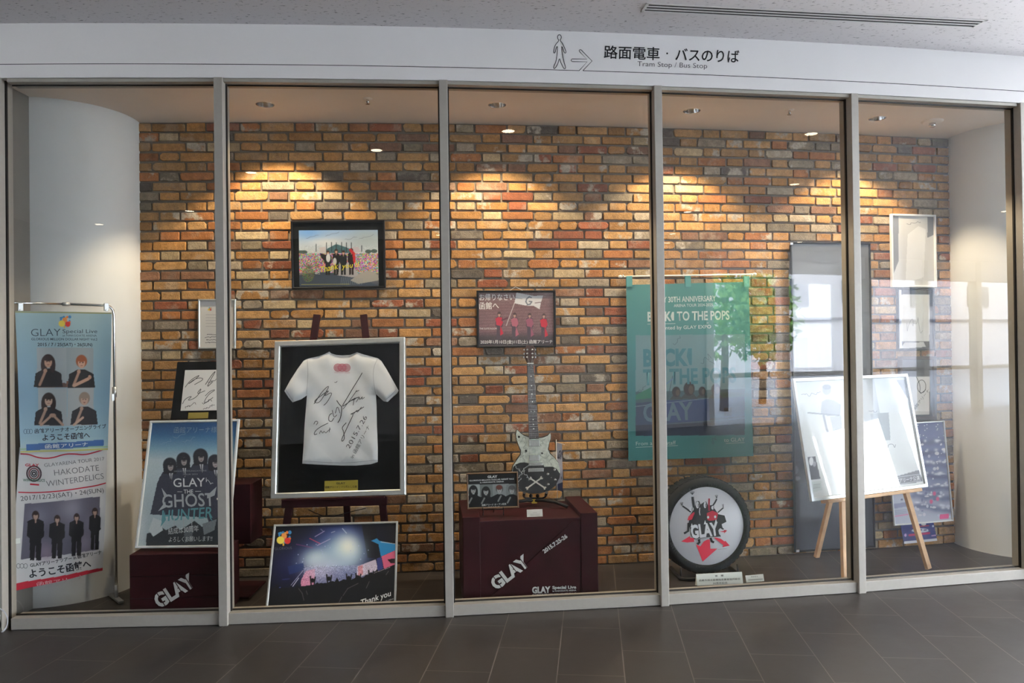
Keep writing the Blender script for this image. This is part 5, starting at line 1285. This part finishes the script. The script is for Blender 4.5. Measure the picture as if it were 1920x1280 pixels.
# ------------------------------------------------------------------ fourth bay: teal banner, tyre, name plates
def teal_banner():
    fr = Plane((1.198, 5.295, 1.285), D(8), 0, D(.5), .87, 1.182)
    t = thing('hanging_banner', 'large teal tour banner with car photo hanging from a white rod on the bricks', 'banner', fr.pt(0, -.59))
    a0, b0 = fr.loc(1163, 518.5); a1, b1 = fr.loc(1415, 514)
    ROD = mat('white_rod', (222, 216, 206))
    MB().tube([fr.pt(a0, b0), fr.pt(a1, b1)], .006, 10).build('hanging_rod', ROD, t)
    for a, b in ((a0, b0), (a1, b1)):
        MB().lathe([(0, .012), (.009, .01), (.011, 0), (.009, -.01), (0, -.012)], fr.pt(a, b), fr.r, 14).build('rod_end', ROD, t)
    for x in (1168, 1408):
        a, b = fr.loc(x, 518); w = fr.pt(a, b, .0)
        MB().tube([(w[0], brk(w[0]) + .006, w[2] - .004), w + [0, 0, -.006], w + [0, -.012, -.004], w + [0, -.014, .012]], .0035, 8).build('wall_hook', CHROME, t)
    TE = (74, 138, 138); TD = (58, 122, 126)
    c4 = [fr.loc(*q) for q in ((1174, 534), (1404, 528), (1412.7, 854.7), (1178, 863.6))]
    s = Sheet(fr, .87, 1.18, .0, .0034, corner=c4, warp=lambda a, b: .004 * math.sin(a * 11 + 1) + .002 * math.sin(b * 7), base=TE)
    Z = lambda x, y: (1150 + x / 3.369, 500 + y / 3.369)
    s.vgrad([(530, (84, 146, 142)), (640, (72, 134, 136)), (720, (56, 120, 126)), (865, (62, 128, 128))])
    s.poly([Z(140, 432), Z(832, 425), Z(832, 1062), Z(142, 1068)], (108, 142, 150))
    ph = (s.Y > Z(0, 430)[1]); m = (s.X > Z(141, 0)[0]) & (s.X < Z(832, 0)[0])
    s.poly([Z(141, 790), Z(832, 770), Z(832, 880), Z(141, 900)], (66, 96, 104)); s.poly([Z(141, 860), Z(420, 840), Z(832, 820), Z(832, 1062), Z(142, 1068)], (52, 72, 100)); s.poly([Z(141, 1000), Z(560, 985), Z(600, 960), Z(832, 940), Z(832, 1062), Z(142, 1068)], (38, 52, 74))
    s.poly([Z(330, 845), Z(600, 832), Z(610, 970), Z(350, 985)], (48, 72, 118)); s.poly([Z(141, 810), Z(240, 760), Z(240, 830), Z(141, 840)], (52, 120, 100)); s.glow(*Z(720, 810), 34, 6, (40, 70, 60), .8)
    s.poly([Z(700, 890), Z(748, 890), Z(748, 940), Z(700, 942)], (26, 34, 48)); s.poly([Z(545, 996), Z(640, 985), Z(832, 960), Z(832, 1000), Z(640, 1000)], (22, 30, 42))
    for x, y, r in ((398, 790, 30), (478, 770, 40), (560, 785, 26), (648, 775, 34)):
        a, b = Z(x, y); k = r / 3.369; s.poly([(a - k * 1.4, b + k * 1.6), (a - k * .6, b + k * .7), (a + k * .6, b + k * .7), (a + k * 1.4, b + k * 1.6)], (60, 70, 76)); s.ell(a, b, k * .85, k * 1.1, (44, 44, 48)); s.ell(a + k * .3, b + k * .15, k * .4, k * .7, (88, 78, 74))
    s.line(*Z(345, 840), *Z(375, 690), 1, (60, 76, 90)); s.line(*Z(335, 740), *Z(385, 700), 1.3, (90, 120, 170)); s.line(*Z(141, 882), *Z(600, 830), .8, (150, 170, 180)); s.line(*Z(330, 995), *Z(832, 955), .8, (110, 130, 140))
    W = (196, 212, 208); T2 = (62, 122, 134)
    s.text('GLAY 30TH ANNIVERSARY', Z(255, 226), Z(648, 216), 10.5, W, .02); s.text('ARENA TOUR 2024-2025', Z(382, 254), Z(628, 248), 5.4, W, .01)
    s.text('BACK', Z(217, 343), Z(366, 340), 17.5, W, .035); s.shape([Z(371, 285), Z(383, 285), Z(383, 339), Z(371, 339), Z(362, 312)], W); s.text('TO THE POPS', Z(402, 339), Z(735, 332), 17, W, .025)
    s.stroke([Z(215, 362), Z(600, 354)], .8, W); s.text('Presented by GLAY EXPO', Z(255, 398), Z(616, 388), 6.6, W, .01)
    s.text('BACK', Z(190, 625), Z(470, 620), 31, T2, .045); s.shape([Z(470, 515), Z(494, 515), Z(494, 620), Z(480, 620), Z(462, 565)], T2); s.text('TO THE POPS', Z(190, 745), Z(778, 728), 29, T2, .03); s.text('GLAY', Z(192, 977), Z(505, 962), 34, (88, 116, 136), .025)
    s.text('From all the staff', Z(143, 1128), Z(395, 1122), 7.4, W, -.008); s.text('to GLAY', Z(700, 1106), Z(831, 1102), 7.4, W, -.008); s.stroke([Z(141, 1140), Z(830, 1110)], .7, W)
    for i, (x, y) in enumerate(((640, 590), (580, 580), (400, 460), (190, 790), (640, 1085))): s.scribble(*Z(x, y), 20, 16, .7, (60, 90, 100), 120 + i, 9, -.6)
    s.build('banner_cloth', t, CLOTH)
    for x in (1174, 1284, 1394):
        a, b = fr.loc(x, 534); mb = MB(); TEAL = mat('teal_cloth', (78, 140, 138), .8)
        mb.box(fr.pt(a + .021, b + .022, .006), (.04, .002, .07), fr.M).box(fr.pt(a + .021, b + .024, -.008), (.04, .002, .066), fr.M).box(fr.pt(a + .021, b + .058, -.001), (.04, .016, .002), fr.M).build('hanging_loop', TEAL, t)
teal_banner()
TY = Plane((1.21, 4.955, .307), D(8.3), D(2))
def tyre():
    a, b = TY.loc(1326, 986); C = TY.pt(a, b, 0); ax = TY.n
    t = thing('tyre_display', 'upright black tyre with a round white printed disc in the middle, on the floor', 'tyre', (C[0], C[1], 0))
    RB = mat('tyre_rubber', (23, 26, 27), .7, noise=.15, scale=40, bump=.1, spec=.2)
    Ro = .302; Ri = .243
    MB().lathe([(Ri - .012, -.13), (Ri, -.01), (Ri + .006, .0), (Ri + .02, .004), (Ri + .038, .0), (Ro - .010, -.014), (Ro - .002, -.03), (Ro, -.05), (Ro, -.12), (Ro - .006, -.145), (Ro - .02, -.155), (Ri, -.15)], C, ax, 96, True).build('tyre_carcass', RB, t)
    tb = MB(); sb = MB(); rg = random.Random(2)
    for k in range(96):
        ang = 2 * math.pi * k / 96; e = TY.r * math.cos(ang) + TY.u * math.sin(ang); f = -TY.r * math.sin(ang) + TY.u * math.cos(ang)
        M = np.column_stack([e, f, ax])
        if (k % 24) not in (0, 1, 12, 13): sb.box(C + e * (Ri + .0165) + ax * .003, (.016 if k % 2 else .012, .0085, .006), M, .001)
        if k % 2 == 0: tb.box(C + e * (Ro - .001) + ax * -.085, (.006, .026, .11), M, .001)
    sb.build('sidewall_ribs', RB, t); tb.build('tread_blocks', RB, t)
    pl = Plane(C + ax * -.004, D(8.3), D(2)); R = .2445
    MB().lathe([(R, -.012), (R, 0), (R - .001, .001), (0, .001)], C + ax * -.008, ax, 96).build('white_disc', mat('white_panel', (202, 202, 208), .45, noise=.01), t)
    d = Deco(pl, .0); Z = lambda x, y: (1230 + x / 4.922, 860 + y / 4.922); P = lambda *q: [Z(*k) for k in q]
    K = (26, 26, 30); W = (214, 214, 218); RD = (214, 44, 70); DR = (150, 30, 52)
    d.shape(P((232, 762), (312, 712), (316, 728), (352, 730), (352, 766), (318, 768), (290, 772)), RD)
    d.shape(P((520, 716), (600, 738), (632, 762), (640, 755), (680, 800), (612, 815), (622, 795), (560, 748)), RD); d.shape(P((585, 672), (630, 664), (628, 654), (656, 660), (628, 688), (630, 676)), RD)
    d.shape(P((430, 948), (370, 790), (410, 806), (440, 762), (470, 745), (496, 742), (502, 828), (566, 828)), RD)
    d.stroke(P((345, 530), (348, 430), (338, 350)), 4.4, K); d.stroke(P((320, 490), (285, 462), (244, 434)), 2.8, K); d.stroke(P((515, 445), (545, 400), (560, 370)), 2.8, K); d.stroke(P((570, 495), (622, 450)), 2.4, K)
    for x, y, n in ((336, 330, 5), (240, 432, 3), (560, 365, 3), (620, 450, 2)):
        for i in range(n):
            q = (i - (n - 1) / 2) * .35 - .1; d.stroke([Z(x, y), Z(x + 34 * math.sin(q), y - 34 * math.cos(q))], .9, (60, 60, 64))
    d.shape(P((300, 600), (312, 520), (345, 470), (365, 420), (372, 392), (398, 388), (410, 420), (440, 400), (462, 392), (480, 430), (520, 425), (548, 470), (575, 510), (632, 522), (650, 580), (600, 605), (620, 645), (590, 640), (540, 700), (330, 690)), K)
    d.stroke(P((300, 590), (296, 665), (258, 688)), 4, K); d.stroke(P((598, 600), (606, 640), (624, 648)), 3, K); d.stroke(P((395, 740), (400, 770), (380, 788)), 4.4, K); d.stroke(P((500, 720), (514, 760), (535, 770)), 4.4, K)
    d.stroke(P((490, 480), (488, 420), (490, 365)), 3.4, DR); d.shape(P((468, 500), (520, 476), (572, 500), (560, 560), (500, 575), (472, 560)), (188, 34, 58)); d.shape(P((290, 566), (300, 530), (350, 488), (356, 500), (330, 560)), (196, 36, 60))
    for x, y, rx, ry in ((382, 425, 3.2, 6.4), (452, 425, 2.6, 6), (524, 450, 3.0, 3.6), (326, 462, 4.4, 4.4)): d.disc(*Z(x, y), rx, ry, W, 14); d.stroke([Z(x + 8, y - 14), Z(x + 6, y + 18)], 1.2, K)
    d.stroke(P((404, 450), (400, 490), (406, 520)), 1.4, W); d.disc(*Z(480, 538), 2, 2.6, W, 10); d.disc(*Z(545, 534), 2, 2.6, W, 10)
    d.shape(P((322, 700), (315, 610), (350, 582), (440, 575), (560, 565), (580, 690), (600, 715), (540, 720), (480, 728), (360, 750)), K)
    d.text('GLAY', Z(328, 730), Z(582, 698), 24, W, .045); d.stroke(P((352, 745), (440, 728), (520, 722), (600, 722)), .8, W, 1); d.stroke(P((570, 834), (655, 826)), .5, (130, 130, 134))
    for x, y in ((330, 618), (452, 590), (552, 580)): d.shape(P((x - 12, y + 14), (x, y - 26), (x + 12, y + 10)), W)
    d.build('printed_emblem', t, INK)
    s = thing('tyre_stand', 'low black curved stand under the tyre', 'stand', (C[0], C[1] - .03, 0))
    zb = .004; base = atz(1290, 1086, .01)
    mb = MB(); n0 = np.array([ax[0], ax[1], 0]); r = TY.r
    o = np.array([C[0], C[1], 0])
    f = o + n0 * .07
    MB().tube([o - r * .17 - n0 * .2 + [0, 0, .012], o - r * .2 + n0 * .05 + [0, 0, .012], f - r * .16 + [0, 0, .012], f + r * .14 + [0, 0, .012], o + r * .2 + n0 * .03 + [0, 0, .012], o + r * .2 - n0 * .2 + [0, 0, .012]], .012, 12).build('floor_loop', BLACK, s)
    for k in (-1, 1): MB().tube([o + r * k * .19 + n0 * .03 + [0, 0, .012], o + r * k * .185 + n0 * .02 + [0, 0, .075]], .005, 8).build('upright_arm', BLACK, s)
tyre()
def plates():
    fr = Plane((1.237, 4.75, .047), D(5), D(13.8), D(.6), .286, .066)
    t = thing('name_plate', 'white three-line caption plate on the floor in front of the tyre', 'caption plate', fr.pt(0, -.033))
    MB().box(fr.pt(0, 0, -.003), (.286, .005, .068), fr.M, .001).prism([(-.14, -.033), (-.12, -.033), (-.13, .02)], fr, -.05, -.004).build('plate', mat('white_acrylic', (206, 212, 208), .35, noise=.02), t)
    d = Deco(fr, .0002); Z = lambda x, y: (1230 + x / 4.922, 860 + y / 4.922); K = (70, 72, 74)
    d.text('寄　贈', Z(545, 1088), Z(622, 1083), 2.8, K, .01); d.text('函館市排水設備指定業者協同組合', Z(398, 1129), Z(778, 1114), 3.0, K, .01); d.text('50周年記念', Z(526, 1155), Z(660, 1150), 3.0, K, .01); d.build('caption', t, INK)
    fr = Plane((1.465, 4.8, .032), D(7.2), D(15.9), D(1.8), .115, .042)
    t = thing('name_plate', 'tiny white caption card on the floor right of the tyre plate', 'caption plate', fr.pt(0, -.021))
    MB().box(fr.pt(0, 0, -.002), (.115, .003, .042), fr.M, .0005).build('plate', mat('white_acrylic', (206, 212, 208)), t)
    d = Deco(fr, .0002); d.text('寄贈者名', Z(875, 1092), Z(940, 1088), 1.6, K); d.stroke([Z(850, 1116), Z(985, 1108)], 1.6, (150, 154, 152)); d.build('caption', t, INK)
plates()

# ------------------------------------------------------------------ right bay: poster on wooden easel, leaning poster, flyer
SP = Plane((2.194, 4.95, .885), D(24), D(10.6), D(.3), .995, .742)
def wooden_easel():
    t = thing('wooden_easel', 'pale wooden easel with three legs carrying the wide silver framed poster', 'easel', (2.25, 5.05, 0))
    def beam(a, b, w=.036, th=.024, name='leg'):
        a, b = np.array(a, float), np.array(b, float); v = b - a; L = np.linalg.norm(v); v /= L; x = SP.r - v * (SP.r @ v); x /= np.linalg.norm(x); y = np.cross(v, x)
        MB().box((a + b) / 2, (w, th, L), np.column_stack([x, y, v]), .002).build(name, PINE, t)
    d = -.028
    f = atz(1584, 1092, .012); beam(f, SP.px(1580, 735, d))
    f = atz(1741, 1066, .012); beam(f, SP.px(1650, 735, d))
    f = atz(1531, 1044, .012); g = SP.px(1618, 735, d - .03); beam(f, g, .034, .024, 'rear_leg')
    p, q = SP.loc(1523, 945), SP.loc(1735, 917)
    a0, a1 = SP.loc(1546, 940)[0], SP.loc(1722, 918)[0]; b = -.742 / 2
    MB().box(SP.pt((a0 + a1) / 2, b - .011, .0), (a1 - a0, .06, .02), SP.M, .002).build('ledge', PINE, t)
    MB().box(SP.pt((a0 + a1) / 2, b + .3, d + .002), (.4, .016, .03), SP.M, .002).build('crossbar', PINE, t)
wooden_easel()
def silver_poster():
    t = thing('framed_poster', 'wide silver framed pale poster under shiny film standing on the wooden easel', 'framed picture', SP.pt(0, -.371))
    moulding(SP, .995, .742, .022, .018, SILVER, t, d0=-.006); backing(SP, .96, .71, -.012, -.003, MATT, t)
    s = Sheet(SP, .955, .702, .0, .004, base=(196, 200, 200)); Z = lambda x, y: (1460 + x / 2.909, 660 + y / 2.909)
    s.vgrad([(705, (186, 192, 192)), (800, (206, 210, 210)), (930, (200, 204, 204))])
    s.poly([Z(460, 150), Z(520, 145), Z(610, 690), Z(490, 720), Z(460, 500)], (170, 174, 178)); s.poly([Z(495, 700), Z(605, 690), Z(608, 735), Z(500, 745)], (104, 112, 120)); s.poly([Z(500, 335), Z(600, 330), Z(610, 480), Z(520, 490)], (150, 158, 162))
    s.poly([Z(640, 150), Z(690, 150), Z(705, 260), Z(660, 180)], (110, 114, 120)); s.poly([Z(600, 690), Z(770, 640), Z(785, 705), Z(610, 730)], (96, 98, 106))
    s.ell(*Z(262, 205), 8, 10, (150, 152, 156)); s.ell(*Z(262, 190), 8, 5, (120, 122, 128)); s.poly([Z(235, 270), Z(262, 255), Z(300, 262), Z(340, 285), Z(335, 345), Z(270, 350), Z(230, 330)], (150, 153, 158)); s.line(*Z(160, 330), *Z(330, 345), 2.4, (110, 112, 118)); s.lines([Z(245, 345), Z(262, 420), Z(300, 500), Z(340, 640), Z(362, 720)], 4, (128, 130, 138)); s.poly([Z(280, 350), Z(340, 345), Z(355, 520), Z(310, 500)], (166, 170, 174))
    s.poly([Z(150, 572), Z(200, 568), Z(228, 690), Z(172, 698)], (60, 62, 72)); s.ell(*Z(178, 595), 4, 8, (206, 208, 210)); s.ell(*Z(195, 610), 3, 5, (140, 142, 148)); s.poly([Z(176, 708), Z(232, 700), Z(238, 752), Z(185, 764)], (186, 194, 192))
    for i in range(3): s.line(*Z(190, 722 + i * 10), *Z(226, 718 + i * 10), .8, (120, 124, 124))
    K = (110, 116, 124)
    for i, (x, y, w, h) in enumerate(((155, 235, 18, 8), (205, 225, 16, 7), (325, 440, 14, 10), (590, 515, 36, 10), (515, 325, 16, 5), (330, 500, 14, 6))): s.scribble(*Z(x, y), w, h, .9, K, 200 + i, 9, -.1)
    s.stroke([Z(612, 728), Z(608, 688), Z(772, 664), Z(776, 700), Z(612, 728)], .8, (196, 200, 204)); s.text('函館アリーナ公演', Z(620, 718), Z(770, 694), 7, (206, 208, 212), .012)
    s.build('poster_print', t, GLOSSY)
silver_poster()
def leaning_poster():
    fr = Plane((2.840, 5.50, .548), D(9), D(4), D(1.6), .456, .701)
    t = thing('leaning_poster', 'bluish silver framed poster with snowy branches low on the right-hand bricks', 'poster', fr.pt(0, -.35))
    moulding(fr, .456, .701, .009, .014, SILVER, t, d0=-.004); backing(fr, .44, .69, -.01, -.002, MATT, t)
    s = Sheet(fr, .44, .686, .0, .003)
    s.vgrad([(789, (76, 84, 128)), (850, (104, 112, 152)), (900, (120, 128, 160)), (950, (152, 158, 182)), (984, (176, 182, 196))])
    rg = random.Random(12)
    s.glow(1690, 940, 30, 40, (190, 196, 212), .9)
    for i in range(7):                                   # generic winter motif: soft dark boughs, snow on them
        x0, y0 = 1784, 830 + i * 21; x1, y1 = 1704 + rg.uniform(0, 20), y0 - 6 + rg.uniform(-8, 10)
        for k in range(10):
            f = k / 9; s.glow(x0 + (x1 - x0) * f, y0 + (y1 - y0) * f + rg.uniform(-3, 3), 7, 5, (70, 76, 106), .55)
        for k in range(9):
            f = rg.random(); s.glow(x0 + (x1 - x0) * f, y0 + (y1 - y0) * f - rg.uniform(2, 7), rg.uniform(2, 5), rg.uniform(1.5, 3), (210, 214, 226), .8)
    for i in range(70): s.ell(rg.uniform(1690, 1780), rg.uniform(830, 970), rg.uniform(1, 4.5), rg.uniform(1, 3.5), rg.choice([(202, 206, 218), (180, 184, 204), (92, 98, 130), (206, 206, 214)]), a=.85)
    for i in range(40): s.ell(rg.uniform(1700, 1780), rg.uniform(792, 870), .9, .9, (214, 218, 230))
    for x, y in ((1752, 925), (1758, 935), (1746, 940)): s.ell(x, y, 3, 4, (190, 90, 130))
    s.poly([(1762, 964), (1779, 963), (1779, 972), (1762, 973)], (206, 80, 134)); s.poly([(1672, 945), (1705, 940), (1706, 948), (1672, 954)], (140, 146, 176)); s.line(1676, 968, 1702, 964, 2, (206, 130, 170))
    for i in range(3): s.line(1676, 958 + i * 3, 1700, 955 + i * 3, .8, (120, 126, 160))
    s.build('poster_print', t, INK)
    for a in (-.12, .12):
        p = fr.pt(a, -.335, -.012); MB().tube([p, (p[0], brk(p[0]) + .004, p[2] - .004)], .006, 8).build('wall_peg', CHROME, t)
    fr = Plane((2.852, 5.53, .128), D(9.7), D(13.6), D(1.8), .265, .148)
    o = thing('flyer', 'small dark blue flyer with pink and white headline below the bluish poster', 'flyer', fr.pt(0, -.074))
    wv = lambda a, b: -.02 * (a / .13) ** 2 * .5
    s = Sheet(fr, .262, .146, .0, .003, base=(42, 48, 118), warp=wv)
    s.vgrad([(975, (48, 54, 132)), (1012, (36, 42, 110))]); s.poly([(1697, 1015), (1764, 1008), (1766, 1024), (1697, 1026)], (200, 202, 210))
    s.ell(1726, 994, 17, 4, (196, 202, 220)); s.line(1711, 988, 1742, 985, 2, (190, 50, 84)); s.line(1706, 1003, 1743, 999, 4, (190, 44, 100)); s.ell(1732, 982, 5, 3, (214, 214, 220)); s.ell(1751, 986, 2, 2, (200, 206, 230)); s.ell(1699, 1003, 2, 3, (200, 170, 220)); s.line(1748, 1004, 1756, 1003, 2, (190, 150, 190))
    for i in range(6): s.line(1706 + i * 9, 993.5, 1710 + i * 9, 993, 2, (70, 60, 120))
    s.build('flyer_sheet', o, INK)
leaning_poster()
